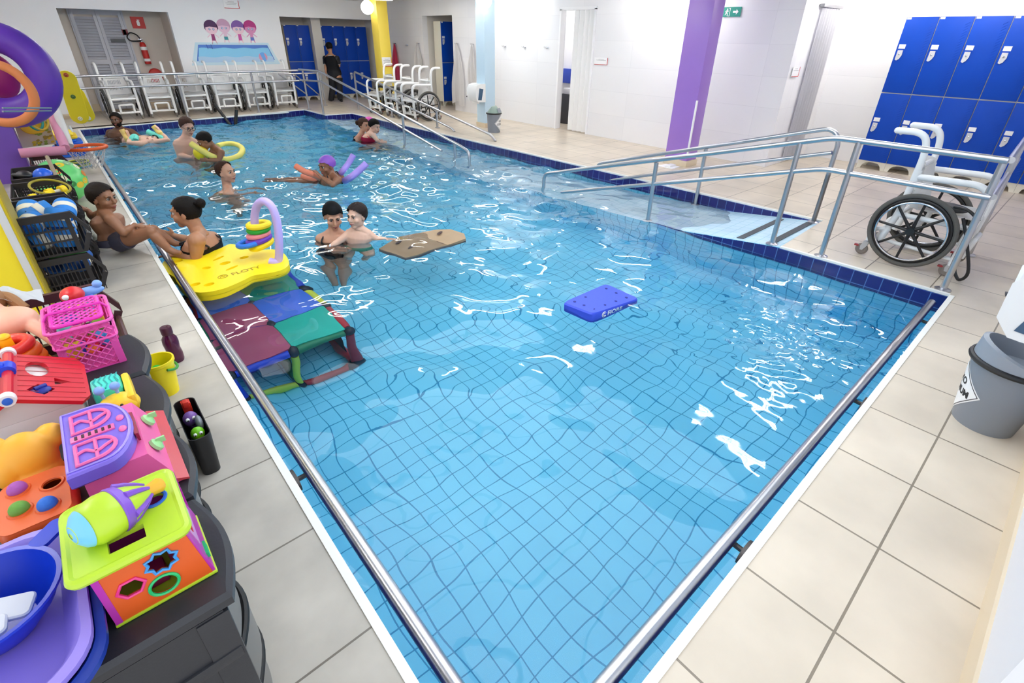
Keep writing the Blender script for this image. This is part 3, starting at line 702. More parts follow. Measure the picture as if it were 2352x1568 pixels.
# coat hooks and towels on the right wall
def hook(p, lab):
    t = thing('coat_hook', lab, 'hook', p, 0, 'wall coat hooks'); p = V(p)
    b = B(); b.box(p + V((-.01, -.04, -.012)), p + V((.005, .04, .012)), .003); obj('plate', b, chrome, t, world=True)
    for s in (-1, 1):
        b = B(); b.tube(bend([p + V((-.01, s * .025, 0)), p + V((-.05, s * .028, -.01)), p + V((-.06, s * .028, .02))], .015), .006, 8); obj('peg', b, chrome, t, world=True)
for p, lab in (((8.09, 9.45, 1.53), 'chrome coat hook right of the light blue column, farthest from the folding door'), ((8.09, 8.8, 1.53), 'middle chrome coat hook between the blue column and the folding door'), ((8.09, 8.12, 1.53), 'chrome coat hook nearest the folding door'), ((8.09, 13.62, 1.47), 'chrome coat hook between the pink towel and the white towel'), ((8.09, 11.25, 1.55), 'chrome coat hook holding the long white robe'), ((8.09, 10.62, 1.55), 'chrome coat hook holding the narrow white towel beside the blue column'), ((8.09, 14.28, 1.5), 'chrome coat hook holding the pink towel'), ((8.09, 13.02, 1.52), 'chrome coat hook holding the short white towel')): hook(p, lab)
def towel(lab, y, z1, z0, wd, m, seed):
    rd = random.Random(seed); ph = [rd.random() * 6 for _ in range(4)]
    b = B()
    def fn(u, v):
        k = 1 - v; ww = wd * (.12 + .88 * min(1, k * 1.6) ** .7)
        return V((8.035 + .025 * math.sin(u * 11 + ph[0]) * min(1, k * 2) + .012 * math.sin(u * 23 + ph[1]) - .02 * k, y + (u - .5) * ww + .015 * math.sin(k * 7 + ph[2]), z0 + (z1 - z0) * v + .05 * math.sin(u * 7 + ph[3]) * k * k - .04 * abs(u - .5)))
    b.grid(fn, 36, 24); bmesh.ops.solidify(b.b, geom=b.b.faces[:], thickness=.012)
    return tag(obj('towel', b, m, smooth=60), lab, 'towel', 'towels hanging on the right wall')
tw = M('towel_white', (240, 238, 238), .9, bump=.2, bs=150)
towel('pink towel hanging beside the yellow column', 14.26, 1.5, .52, .36, M('towel_pink', (232, 88, 128), .9, bump=.2, bs=150), 1)
towel('short white towel hanging between the coat hook and the doorway', 13.0, 1.53, .85, .4, tw, 2)
towel('long white robe hanging right of the doorway', 11.2, 1.55, .2, .5, tw, 3)
towel('narrow white towel hanging left of the light blue column', 10.6, 1.55, .62, .4, tw, 5)
# globe lamps on the columns
for p, lab in (((6.78, 13.2, 2.3), 'white globe lamp on the yellow column'), ((6.88, 8.66, 2.32), 'white globe lamp on the light blue column')):
    t = thing('globe_lamp', lab, 'lamp', p, 0, 'globe lamps on the columns')
    b = B(); b.sph((0, 0, 0), .155, 24, 16); obj('globe', b, M('globe_glow', (255, 250, 240), .4, emit=4), t)
    b = B(); b.lathe([(0, 0), (.07, 0), (.07, .03), (0, .04)], (0, 0, .13), 20); obj('fitting', b, white, t)
# paper towel dispensers
dark_blue_tint = M('tinted_window', (60, 90, 120), .2)
def dispenser(lab, c, rzv, dy=1.0):
    t = thing('towel_dispenser', lab, 'dispenser', c, rzv, 'paper towel dispensers'); t.scale = (1, dy, 1)
    b = B(); prof = [(-.02, -.16), (-.19, -.15), (-.23, -.08), (-.235, .08), (-.2, .15), (-.1, .17), (-.0, .17), (0, -.16)]
    b.prism(prof, -.15, .15, (0, 0, 0), (0, 1, 0), (0, 0, 1), .012); obj('cover', b, wplast, t)
    b = B(); b.prism([(-.19, -.12), (-.1, -.13), (-.05, .08), (-.15, .1)], -.153, .153, (0, 0, 0), (0, 1, 0), (0, 0, 1)); obj('window', b, dark_blue_tint, t)
    b = B(); b.tube([(-.155, -.1, -.02), (-.165, -.2, -.06), (-.165, -.25, -.075)], [.016, .013, .012], 8); obj('lever', b, M('lever_dark', (52, 52, 60), .4), t)
    b = B(); b.box((-.11, -.14, -.2), (.11, -.128, -.155)); obj('paper', b, paper, t)
dispenser('white paper towel dispenser on the light blue column', (6.93, 8.86, .68), -PI / 2)
dispenser('white paper towel dispenser above the near grey bin', (3.06, -.345, .72), PI, 1.42)
# waste bins
bing = M('bin_grey', (132, 138, 148), .45); lidg = M('bin_lid', (146, 152, 162), .4)
def bin_(lab, c, r0, r1, h, rzv, top, lines):
    t = thing('waste_bin', lab, 'bin', c, rzv, 'grey waste bins')
    b = B(); b.lathe([(0, 0), (r0, 0), (r1, h * .98), (r1 * .96, h * .98), (r0 * .9, .03), (0, .03)], (0, 0, 0), 40); obj('body', b, bing, t)
    b = B(); b.torus((0, 0, h), r1 + .006, .014, (0, 0, 1), 40, 8); obj('rim', b, black, t)
    b = B()
    if top:      # pitched swing lid
        k = r1 * 1.02
        b.loft([[(k * math.cos(2 * PI * i / 32), k * math.sin(2 * PI * i / 32), h + .015) for i in range(32)], [(k * .92 * math.cos(2 * PI * i / 32), k * .5 * math.sin(2 * PI * i / 32), h + .09) for i in range(32)], [(k * .8 * math.cos(2 * PI * i / 32), k * .12 * math.sin(2 * PI * i / 32), h + .135) for i in range(32)]])
        l = obj('lid', b, M('bin_lid_green', (150, 172, 160), .45), t)
        b = B(); b.prism(rrect(-.08, .02, .08, .11, .01), 0, .006, (0, -k * .98, h), (1, 0, 0), (0, .45, .9)); obj('flap', b, lidg, l)
    else:        # open sloping collar
        n = 40; k = r1
        def ring(f, zf): return [(k * f * math.cos(2 * PI * i / n), k * f * math.sin(2 * PI * i / n), zf(math.sin(2 * PI * i / n))) for i in range(n)]
        b.loft([ring(1.02, lambda q: h + .015), ring(.98, lambda q: h + .05 + .05 * max(0, -q)), ring(.86, lambda q: h + .055 + .05 * max(0, -q)), ring(.78, lambda q: h - .02), ring(.02, lambda q: h - .035)], cap=False)
        obj('lid', b, lidg, t)
    th = math.radians(0)
    def on(u, zz, rr=.002):      # wraps a point round the bin; u in metres along the side
        r_ = r0 + (r1 - r0) * zz / h + rr; a = u / r_ - PI / 2; return V((r_ * math.cos(a), r_ * math.sin(a), zz))
    def patch(kx, rr, m, nm):
        b = B(); w_ = kx; zc = h * .5
        g = []
        for i in range(17):
            u = -w_ + 2 * w_ * i / 16; hh = w_ * (1 - abs(u) / w_) + 1e-4; g.append([b.v(on(u, zc - hh, rr)), b.v(on(u, zc, rr)), b.v(on(u, zc + hh, rr))])
        for a, c2 in zip(g, g[1:]):
            for j in (0, 1): b.f((a[j], c2[j], c2[j + 1], a[j + 1]))
        return obj(nm, b, m, t)
    s = h * .40
    lb = patch(s, .0015, paper, 'label'); patch(s * .94, .0025, M('label_line', (40, 40, 50), .5), 'label_line'); patch(s * .91, .0032, paper, 'label_face')
    b2 = B()
    for k, ln in enumerate(lines):
        b = B()
        text(b2, ln, h * .135, (0, 0, 0), (1, 0, 0), (0, 1, 0), 0, 'CENTER', .002)
        for q in b2.b.verts:
            q.co = on(q.co.x, h * .5 + .012 + (.5 - k) * h * .16 - h * .05 + q.co.y, .004)
        mp = {q: b.v(q.co) for q in b2.b.verts}
        for fc in b2.b.faces: b.f([mp[q] for q in fc.verts])
        b2.b.free(); b2 = B()
        obj('lettering', b, M('print_black', (30, 30, 34), .5), t)
    return t
bin_('large grey waste bin standing by the near wall at the right edge', (3.13, -.152, 0), .125, .163, .36, math.radians(-168), False, ('LIXO', 'COMUM'))
bin_('small grey waste bin with pitched lid in front of the light blue column', (6.74, 8.2, 0), .125, .14, .36, math.radians(28), True, ('LIXO', 'COMUM'))
b = B(); b.box((6.8, 4.05, .0), (7.02, 4.3, .012), .004); b.box((6.82, 4.1, .012), (6.98, 4.2, .04), .01)
tag(obj('white_slippers', b, paper), 'white folded cloth lying at the foot of the purple column', 'cloth')
# pool mural
t = thing('pool_mural', 'painted mural of a pool with a ball and four cartoon children on the far wall', 'mural', (4, 14.945, 1.1))
MY = 14.95
def flat(pts, m, nm, k, par=t):
    b = B(); b.prism([(p[0], p[1]) for p in pts], .001 + .0012 * k, .002 + .0012 * k, (0, MY, 0), (1, 0, 0), (0, 0, 1)); return obj(nm, b, m, par, world=True)
def wv(x0, x1, z, n=24, a=.012): return [(x0 + (x1 - x0) * i / n, z + a * math.sin(i * .9)) for i in range(n + 1)]
flat([(2.95, .99), (5.01, .99), (4.80, 1.48), (3.14, 1.48)], M('mural_pale', (206, 232, 246), .6), 'pool_border', 0)
flat([(3.08, 1.08), (4.89, 1.09), (4.77, 1.43), (3.19, 1.43)], M('mural_navy', (84, 130, 214), .6), 'pool_wall', 1)
flat([(3.11, 1.05), (4.87, 1.05)] + wv(4.78, 3.19, 1.36), M('mural_water', (142, 210, 246), .6), 'water', 2)
flat([(3.11, 1.05), (4.87, 1.05)] + wv(4.85, 3.13, 1.17), M('mural_water_light', (184, 214, 244), .6), 'shallow_water', 3)
for x in (3.36, 3.46): flat([(x, 1.44), (x + .012, 1.44), (x + .03, 1.34), (x + .018, 1.34)], M('mural_line', (50, 80, 170), .6), 'ladder', 3)
for z in (1.36, 1.40): flat([(3.37, z), (3.48, z), (3.48, z + .01), (3.37, z + .01)], M('mural_line'), 'ladder', 3)
ba = flat(circ((4.61, 1.16), .105, 28), M('mural_ball_pink', (226, 160, 190), .6), 'ball', 4)
flat([(4.61 + .105 * math.cos(a), 1.16 + .105 * math.sin(a)) for a in [math.radians(q) for q in range(70, 131, 12)]] + [(4.61 + .105 * math.cos(a), 1.16 + .105 * math.sin(a)) for a in [math.radians(q) for q in range(270, 311, 10)]], M('mural_ball_blue', (110, 170, 236), .6), 'ball', 5)
for i, (x, z, hair, skin, suit) in enumerate(((3.56, 1.73, (82, 44, 92), (244, 206, 220), (160, 60, 120)), (3.84, 1.76, (206, 160, 190), (236, 200, 220), (60, 150, 160)), (4.16, 1.74, (130, 90, 168), (246, 212, 222), (214, 90, 170)), (4.44, 1.75, (186, 50, 130), (226, 150, 196), (110, 130, 210)))):
    mh, ms, mu = M('mural_hair' + str(i), hair, .6), M('mural_skin' + str(i), skin, .6), M('mural_suit' + str(i), suit, .6)
    z += .05
    flat(circ((x, z + .03), .15, 24, .145), mh, 'hair', 0)
    for s in (-1, 1):
        flat([(x + s * .03, z - .1), (x + s * .13, z - .19), (x + s * .12, z - .2), (x + s * .03, z - .13)][::s], ms, 'arm', 0)
        flat([(x + s * .012, z - .24), (x + s * .045, z - .24), (x + s * .06, z - .33), (x + s * .045, z - .33)][::s], ms, 'leg', 0)
    flat([(x - .03, z - .05), (x + .03, z - .05), (x + .042, z - .26), (x - .042, z - .26)][::-1], mu if i in (0, 2) else ms, 'body', 1)
    if i in (1, 3): flat([(x - .042, z - .20), (x - .045, z - .27), (x + .045, z - .27), (x + .042, z - .20)], mu, 'trunks', 2)
    flat(circ((x, z - .02), .128, 24, .104), ms, 'face', 2)
    flat([(x + .135 * math.cos(q), z + .015 + .105 * math.sin(q)) for q in [PI * k / 12 for k in range(13)]] + [(x - .03, z + .035)], mh, 'fringe', 3)
    for s in (-1, 1):
        flat(circ((x + s * .042, z - .02), .024, 16), M('mural_eye_ring', (70, 80, 130), .6), 'eye', 4)
        flat(circ((x + s * .042, z - .02), .018, 16), M('mural_eye', (214, 226, 250), .6), 'eye', 5)
        flat(circ((x + s * .046, z - .022), .008, 10), M('mural_eye_ring'), 'eye', 6)

# ------------------------------------------------------------------ dark drawer units on the left
duv = M('drawer_unit_grey', (44, 45, 51), .42, bump=.04, bs=180); dlight = M('drawer_front_grey', (108, 108, 106), .4); gapm = M('drawer_gap', (18, 18, 20), .6)
UH = .62
def drawer_unit(y0, lab):
    """low plastic chest of drawers, bowed fronts towards the pool (+X), origin at the foot"""
    t = thing('drawer_unit', lab, 'drawers', (-.25, y0, 0), 0, 'dark drawer units')
    W = .352; x0, x1 = -.27, .25
    def outline(x0, x1, k=0., bow=.035): return [(x0, k), (x1 - .02, k)] + [(x1 - .02 + bow * math.sin(PI * i / 12), k + (W - 2 * k) * i / 12) for i in range(1, 12)] + [(x1 - .02, W - k), (x0, W - k)]
    b = B(); b.prism(outline(x0, x1, .004), UH - .045, UH, bev=.012); obj('top', b, duv, t)
    b = B(); b.box((x0 + .01, .012, .02), (x1 - .045, W - .012, UH - .045))
    for yy in (.008, W - .03):
        b.box((x0 + .005, yy, .0), (x0 + .07, yy + .022, UH - .05), .004); b.box((x1 - .10, yy, .0), (x1 - .035, yy + .022, UH - .05), .004)
    for z in (.02, .21, .40): b.box((x0 + .01, .004, z), (x1 - .04, W - .004, z + .035), .004)
    obj('body', b, duv, t)
    for k in range(3):
        z = .03 + k * .185
        b = B(); b.prism([(x1 - .07, .012)] + [(x1 - .06 + (.038 + .012 * (k % 2)) * math.sin(PI * i / 12) + .012, .012 + (W - .024) * i / 12) for i in range(13)] + [(x1 - .07, W - .012)], z, z + .165, bev=.008)
        d = obj('drawer', b, dlight, t)
        b = B(); b.tube([(x1 - .05 + .045 * math.sin(PI * i / 12), .03 + (W - .06) * i / 12, z + .158) for i in range(13)], .010, 8); obj('pull', b, gapm, d)
    return t
for i, y in enumerate((.885, 1.245, 1.605, 1.965)):
    drawer_unit(y, ('nearest dark drawer unit, under the shape sorter cube and basins', 'second dark drawer unit, under the toy cooker', 'third dark drawer unit, under the red toy house', 'farthest dark drawer unit, under the pink basket')[i])
TZ = UH + .001
# ------------------------------------------------------------------ open-front crates
crk = M('crate_black', (34, 30, 32), .5); crb = M('crate_maroon', (74, 36, 42), .42)
def make_crate(lab, m, L=.52):
    """stackable picking bin, open sloping front towards +X, origin at the foot; runs along Y"""
    t = thing('picking_crate', lab, 'crate')
    x0, xa, xb, H = -.39, -.09, -.02, .295
    b = B()
    for y, s in ((0, 1), (L, -1)):
        def P(x, z): return (x, y, z)
        b.prism([(x0, H - .045), (xa, H - .045), (xb, H - .175), (xb, H - .13), (xa, H), (x0, H)], -.012, .012, (0, y, 0), (1, 0, 0), (0, 0, 1))   # flared rim
        for k in range(15):
            x = x0 + .012 + k * .0225
            zt = H - .04 if x < xa else H - .04 - (x - xa) * 1.85
            zt = min(zt, H - .04); b.box((x - .003, y - .004, .0), (x + .003, y + .004, max(zt, .03)))
        for z in (.012, .10, .18): b.box((x0, y - .005, z - .006), (-.10, y + .005, z + .006))
        b.box((-.13, y - .008, 0), (-.105, y + .008, H - .03))
        b.prism([(-.105, .0), (-.08, .0), (xb, H - .175), (xb - .03, H - .16)], -.006, .006, (0, y, 0), (1, 0, 0), (0, 0, 1))
    for z in (.012, .10, .18, H - .02): b.box((x0 - .005, 0, z - .006 - (.016 if z > .2 else 0)), (x0 + .005, L, z + .006))
    for k in range(22): b.box((x0 - .004, .012 + k * (L - .024) / 21 - .003, 0), (x0 + .004, .012 + k * (L - .024) / 21 + .003, H))
    obj('side_walls', b, m, t)
    b = B(); b.box((x0, 0, 0), (-.09, L, .012)); obj('bottom', b, m, t)
    b = B()
    b.prism([(-.10, .0), (-.085, .0), (-.04, .09), (-.055, .095)], 0, -L, (0, 0, 0), (1, 0, 0), (0, 0, 1))
    b.tube([(-.045, 0, .095), (-.045, L, .095)], .012, 8); obj('front_lip', b, m, t)
    return t
cr = make_crate('', crk); firstc = True
def crate(y, z, lab, grp='black picking crates'):
    global firstc
    if firstc: o = cr; firstc = False; o.location = (0, y, z); o['label'] = lab; o['group'] = grp
    else: o = dup(cr, (0, y, z), 0, lab, grp)
    return o
for y, nm in ((4.5, 'nearest'), (5.12, 'middle'), (5.80, 'farthest')):
    crate(y, .0, 'lower black picking crate in the ' + nm + ' stack beside the yellow column'); crate(y, .305, 'upper black picking crate in the ' + nm + ' stack beside the yellow column')
cm_ = make_crate('upper maroon picking crate behind the pink basket', crb, .55); cm_.location = (0, 2.42, .32); cm_['group'] = 'maroon picking crates'
dup(cm_, (0, 2.42, 0.01), 0, 'lower maroon picking crate under the toys', 'maroon picking crates')
o = dup(cm_, (0.06, 8.15, .0), 0, 'maroon picking crate beyond the green ball under the pink foam bench', 'maroon picking crates')
# blue and white aqua cuffs in the crates
cufb = M('cuff_blue', (36, 128, 214), .6); cufw = M('cuff_white', (226, 222, 210), .7); cufd = M('cuff_dark_blue', (20, 84, 160), .6)
def cuff(c, ax, r, lab, m=cufb):
    t = thing('aqua_cuff', lab, 'float cuff', c, 0, 'blue and white aqua cuffs'); ax = V(ax).normalized()
    b = B(); b.lathe([(r * .62, -.06), (r * .9, -.065), (r, -.04), (r, .04), (r * .9, .065), (r * .62, .06), (r * .58, 0), (r * .62, -.06)], (0, 0, 0), 24, ax); obj('foam', b, m, t)
    b = B(); b.lathe([(r * 1.005, -.022), (r * 1.03, -.02), (r * 1.03, .02), (r * 1.005, .022)], (0, 0, 0), 24, ax); obj('band', b, cufw, t)
k = 0
words = 'front,rear,left,right,middle,upper,lower,inner,outer,tilted,flat,leaning'.split(',')
for (x, y, z, ax) in ((-.31, 4.60, .53, (.5, 1, .3)), (-.17, 4.60, .54, (.3, .4, 1)), (-.24, 4.76, .555, (1, .3, .4)), (-.12, 4.85, .53, (.2, 1, .5)), (-.31, 4.9, .54, (.1, .9, .6)), (-.30, 4.60, .41, (1, .4, .2)), (-.17, 4.60, .40, (.2, .2, 1)), (-.16, 4.86, .41, (.3, 1, .2))):
    cuff((x, y, z), ax, .068, words[k] + ' blue and white foam cuff ' + ('heaped on top of' if z > .5 else 'seen through the bars of') + ' the nearest upper black crate'); k += 1
for (x, y, z, ax, lb) in ((-.28, 4.64, .22, (.2, 1, .2), 'left'), (-.15, 4.64, .21, (.5, 1, .4), 'right'), (-.2, 4.85, .24, (1, .2, .2), 'rear')):
    cuff((x, y, z), ax, .07, lb + ' dark blue foam cuff inside the nearest lower black crate', cufd)
b = B(); b.box((-.33, 4.62, .25), (-.12, 4.72, .28), .01); tag(obj('swim_belt', b, cufb), 'flat blue swim belt on top of the nearest lower black crate', 'belt')
b = B(); b.tube(bez([(-.3, 4.58, .27), (-.2, 4.56, .29), (-.1, 4.6, .27)], 6), .012, 8); tag(obj('green_strap', b, M('strap_green', (40, 150, 60), .5)), 'green strap lying on the blue belt in the black crate', 'strap')
dy = M('dumbbell_yellow', (246, 214, 20), .5)
for i, (x, y, z) in enumerate(((-.30, 5.22, .52), (-.15, 5.26, .53), (-.24, 5.42, .52), (-.14, 5.5, .53))):
    t = thing('foam_dumbbell', ('left', 'right', 'rear left', 'rear right')[i] + ' yellow and white foam dumbbell in the middle upper black crate', 'dumbbell', (x, y, z), .2 * i, 'foam dumbbells')
    b = B(); b.cyl((-.07, 0, 0), (-.03, 0, 0), .035, n=16); b.cyl((.03, 0, 0), (.07, 0, 0), .035, n=16); obj('weight', b, dy, t)
    b = B(); b.cyl((-.03, 0, 0), (.03, 0, 0), .013, n=12); obj('grip', b, cufw, t)
b = B(); b.sph((-.19, 6.0, .56), .075, 24, 14); tag(obj('blue_ball', b, M('ball_blue', (30, 90, 215), .25)), 'shiny blue ball in the farthest upper black crate', 'ball')
b = B(); b.sph((-.32, 6.1, .55), (.07, .1, .06), 18, 10); b.torus((-.31, 6.05, .58), .07, .014, (.2, .1, 1)); tag(obj('goggle_pouch', b, black), 'black pouch with loop beside the blue ball in the farthest crate', 'pouch')
b = B(); b.torus((-.16, 5.35, .60), .12, .009, (.25, -.3, 1), 40, 8); tag(obj('dive_ring', b, M('ring_olive', (150, 140, 30), .5)), 'thin olive dive ring hanging over the middle black crate', 'ring')
b = B(); b.tube([(-0.125,6.5,0.639), (-0.1,5.6,0.524)], .016, 10); tag(obj('wooden_pole', b, M('pole_wood', (150, 136, 112), .6)), 'grey brown pole leaning across the black crates', 'pole')
# green inflatable ball
gc = V((-.11, 7.35, .236)); t = thing('beach_ball', 'large green inflatable ball with coloured pictures behind the black crates', 'ball', gc)
b = B(); b.sph((0, 0, 0), .23, 32, 20); obj('shell', b, M('ball_green', (118, 226, 128), .25), t)
b = B()
for fx in b.b.faces: pass
Rm_ = Euler((.9, .75, .2)).to_matrix()
for i in range(9):
    a = i * .7; b.mi = i % 4
    d = Rm_ @ V((math.cos(a) * .5, math.sin(a) * .5, .75)); d.normalize(); u, v_ = frame(d)
    ring_ = [d * .2315 + u * (.045 * math.cos(q)) + v_ * (.035 * math.sin(q)) for q in [2 * PI * j / 10 for j in range(10)]]
    b.f([b.v(p.normalized() * .232) for p in ring_])
obj('picture_patches', b, [M('patch_yellow', (250, 214, 60), .4), M('patch_orange', (240, 140, 60), .4), M('patch_cream', (236, 230, 190), .4), M('patch_green', (60, 140, 70), .4)], t)
# dive rings on the deck
for i, (c_, r_, hz) in enumerate((((70, 160, 190), .125, .012), ((150, 190, 60), .12, .034), ((40, 120, 130), .118, .056), ((190, 200, 70), .115, .078))):
    b = B(); b.torus((.12, 9.33, hz), r_, .011, (0, 0, 1), 40, 8); tag(obj('dive_ring', b, M('dive_ring' + str(i), c_, .45)), ('blue dive ring at the bottom of the ring stack on the deck', 'lime dive ring second from the bottom of the ring stack', 'dark teal dive ring third in the ring stack on the deck', 'yellow green dive ring topmost of the stack on the deck')[i], 'ring', 'dive rings stacked on the deck')
# basketball hoop stand by the pool edge
orange = M('hoop_orange', (242, 98, 28), .4)
t = thing('pool_basketball_hoop', 'poolside basketball stand with orange rim and hanging net', 'basketball hoop', (.1, 10.0, 0))
hc = V((.25, 8.95, .31))
b = B(); b.torus(hc, .225, .022, (.02, .02, 1), 48, 10); b.tube([hc + V((-.2, .1, 0)), hc + V((-.24, 1.3, .02))], .02, 8); rim = obj('rim', b, orange, t, world=True)
b = B(); n = 16
for i in range(n):
    for s in (-1, 1):
        pts = []
        for j in range(6):
            a = 2 * PI * (i + s * j * .5) / n; r_ = .215 - .022 * j; pts.append(hc + V((math.cos(a) * r_, math.sin(a) * r_, -.012 - .05 * j)))
        b.tube(pts, .0035, 4)
obj('net', b, M('net_white', (206, 206, 204), .8), t, world=True)
b = B(); b.tube([(.03, 10.9, 0), (0.246,10.9,0.977)], .022, 10); b.tube([(0.037,13.027,0.02), (.03, 10.9, .01)], .02, 8); b.tube([(.20, 10.95, 0), (.21, 10.95, .35)], .02, 8); obj('pole', b, tube_w, t, world=True)
# yellow paddle boards standing upright behind the hoop
for i, (pts, off) in enumerate(((((146, 168), (182, 282)), 0), (((150, 190), (201, 280)), .05))):
    pass
py = M('paddle_yellow', (226, 205, 12), .45)
def paddle(lab, p0, p1, hw, y, bolts):
    """flat rounded board standing in a plane of constant y"""
    a, c = V(p0), V(p1); d = (c - a).normalized(); L = (c - a).length; u = V((d.z, 0, -d.x))
    t = thing('paddle_board', lab, 'board', c, 0, 'yellow boards behind the hoop')
    pl = [(hw * math.cos(q), L - hw + hw * math.sin(q)) for q in [PI * k / 10 for k in range(11)]] + [(-hw * math.cos(q), hw - hw * math.sin(q)) for q in [PI * k / 10 for k in range(11)]]
    b = B(); b.prism(pl, -.012, .012, c, u, -d, .004); obj('board', b, py, t, world=True)
    nrm = V((0, -1, 0))
    for k, col in bolts:
        p = c - d * L * k; b = B(); b.torus(p + nrm * .014, .024, .007, (0, 1, 0), 20, 6); b.sph(p + nrm * .014, .014, 10, 6); obj('bolt', b, M(*col), t, world=True)
A_ = [(0.393,10.6,1.158), (0.36,10.6,0.407), (0.428,10.75,0.919), (0.478,10.75,0.412)]
paddle('yellow rounded board with two bolts standing behind the orange hoop', A_[0], A_[1], .115, 10.6, ((.92, ('bolt_red', (190, 70, 50), .4)), (.52, ('bolt_green', (60, 110, 60), .4)), (.1, ('bolt_white', (235, 235, 220), .4))))
paddle('yellow rounded board half hidden behind the board with bolts', A_[2], A_[3], .10, 10.75, ((.1, ('bolt_white', )),))
# stack of kickboards
for i, (c_, dx) in enumerate((((30, 116, 230), .0), ((24, 96, 220), .06), ((40, 130, 240), -.04), ((110, 40, 60), .0), ((28, 104, 226), .02), ((36, 120, 232), -.05), ((240, 210, 40), -.02), ((246, 220, 60), -.06))):
    b = B(); b.prism(rrect(-.06 + dx, 10.15, .26 + dx, 10.65, .09), .004 + i * .042, .004 + i * .042 + .038, bev=.008)
    tag(obj('kickboard', b, M('kick%d' % i, c_, .6)), ('blue kickboard at the very bottom of the stack', 'dark blue kickboard second from the bottom of the stack', 'bright blue kickboard third from the bottom of the stack', 'maroon kickboard in the middle of the stack', 'blue kickboard just above the maroon one', 'blue kickboard under the yellow ones', 'yellow kickboard second from the top of the stack', 'yellow kickboard on top of the stack')[i], 'kickboard', 'kickboards stacked behind the hoop')
# pink foam bench frame
pink = M('foam_pink', (222, 150, 176), .7, bump=.1, bs=90); greyw = M('foam_white', (222, 220, 214), .7)
t = thing('foam_bench', 'pink and white foam covered frame standing behind the green ball', 'foam frame', (-.2, 8.4, 0))
b = B(); b.tube([(-0.398,8.6,0.367), (0.04,8.6,0.352)], .055, 14); b.tube([(0.041,9.3,0.709), (0.04,8.6,0.379)], .05, 14); obj('foam_sleeve', b, pink, t, world=True)
b = B(); b.tube([(0.114,9.6,1.067), (0.091,8.75,0.377)], .045, 14); obj('white_sleeve', b, greyw, t, world=True)
b = B(); b.tube([(0.075,9.8,1.055), (0.051,9.5,0.687)], .04, 12); obj('cream_sleeve', b, M('foam_cream', (226, 208, 180), .7), t, world=True)
b = B(); b.box((-.34, 8.66, .0), (-.31, 8.69, .33)); obj('leg', b, dgrey, t, world=True)
b = B(); b.box((-.05, 8.7, 0), (-.02, 8.73, .33)); obj('leg', b, dgrey, t, world=True)
# big rings hanging above the purple column
def ringt(lab, c, R_, r_, ax, m, nm='swim_ring'): b = B(); b.torus(c, R_, r_, ax, 48, 14); return tag(obj(nm, b, m), lab, 'swim ring')
ringt('large purple inflatable swim ring hanging at the left picture edge', (-0.263,7.6,1.284), .36, .145, (-.15, -1, .12), M('ring_purple', (92, 44, 170), .45, var=.06, vs=6))
ringt('thin orange foam ring hanging in front of the purple swim ring', (-0.3,7.2,1.146), .27, .042, (-.35, -1, .0), M('ring_orange', (214, 128, 76), .6), 'foam_ring')
b = B(); b.sph((-0.129,7.9,1.619), .10, 18, 12); b.sph((-0.084,7.9,1.631), .05, 12, 8); b.sph((-0.263,7.85,1.257), (.16, .08, .22), 20, 12)
tag(obj('magenta_float', b, M('float_magenta', (176, 32, 124), .5)), 'magenta inflatable toy behind the purple swim ring', 'float')
b = B(); b.tube([(-0.279,6.5,1.08), (0.049,6.9,1.019)], .008, 6); b.tube([(-0.289,6.5,1.052), (0.041,6.9,0.996)], .008, 6); tag(obj('hanging_rail', b, steel), 'thin steel rail under the purple swim ring', 'rail')
# patterned mat and yellow floats behind the purple column
t = thing('patterned_mat', 'pale foam mat with yellow leaf print standing behind the purple column', 'mat', (-.25, 9.4, .3))
m4 = [V((-0.356,9.2,0.68)), V((-0.013,9.2,0.691)), V((-0.028,9.2,0.351)), V((-0.375,9.2,0.334))]
b = B(); b.loft([[p for p in m4], [p + V((0, .05, 0)) for p in m4]]); obj('foam', b, M('mat_cream', (222, 214, 190), .7), t, world=True)
b = B(); rd = random.Random(2)
for i in range(40):
    u_, v_ = rd.random() * .9 + .05, rd.random() * .9 + .05; p = (m4[0] * (1 - u_) + m4[1] * u_) * (1 - v_) + (m4[3] * (1 - u_) + m4[2] * u_) * v_
    b.mi = i % 3; b.prism(circ((0, 0), .022, 10, .013), 0, .003, p + V((0, -.004, 0)), V((1, 0, .4)).normalized(), V((-.4, 0, 1)).normalized())
obj('leaf_print', b, [M('leaf_yellow', (230, 206, 60), .6), M('leaf_green', (150, 180, 70), .6), M('leaf_olive', (170, 150, 60), .6)], t, world=True)
b = B(); b.prism(rrect(-.13, -.13, .13, .13, .1), -.02, .02, (-0.186,9.05,0.647), (1, 0, .1), (-.1, 0, 1), .006); tag(obj('yellow_float', b, M('float_yellow', (246, 192, 30), .5)), 'yellow foam float in front of the patterned mat', 'float')
b = B(); b.torus((-0.147,8.95,0.718), .12, .014, (.6, -1, .1), 40, 8, .75, 1.2); tag(obj('dive_ring', b, M('ring_teal', (30, 150, 140), .5)), 'teal dive ring hanging beside the yellow float', 'ring')
b = B(); b.torus((-0.11,8.9,0.731), .13, .012, (.5, -1, .2), 40, 8, .8, 1.2); tag(obj('dive_ring', b, M('ring_mustard', (190, 160, 40), .5)), 'mustard dive ring hanging beside the yellow float', 'ring')
b = B(); b.sph((0.008,9.4,0.863), (.09, .08, .12), 16, 10); b.sph((-0.002,9.3,0.712), (.06, .05, .08), 12, 8); tag(obj('blue_float', b, M('float_blue', (36, 130, 226), .4)), 'blue float hanging behind the purple swim ring', 'float')
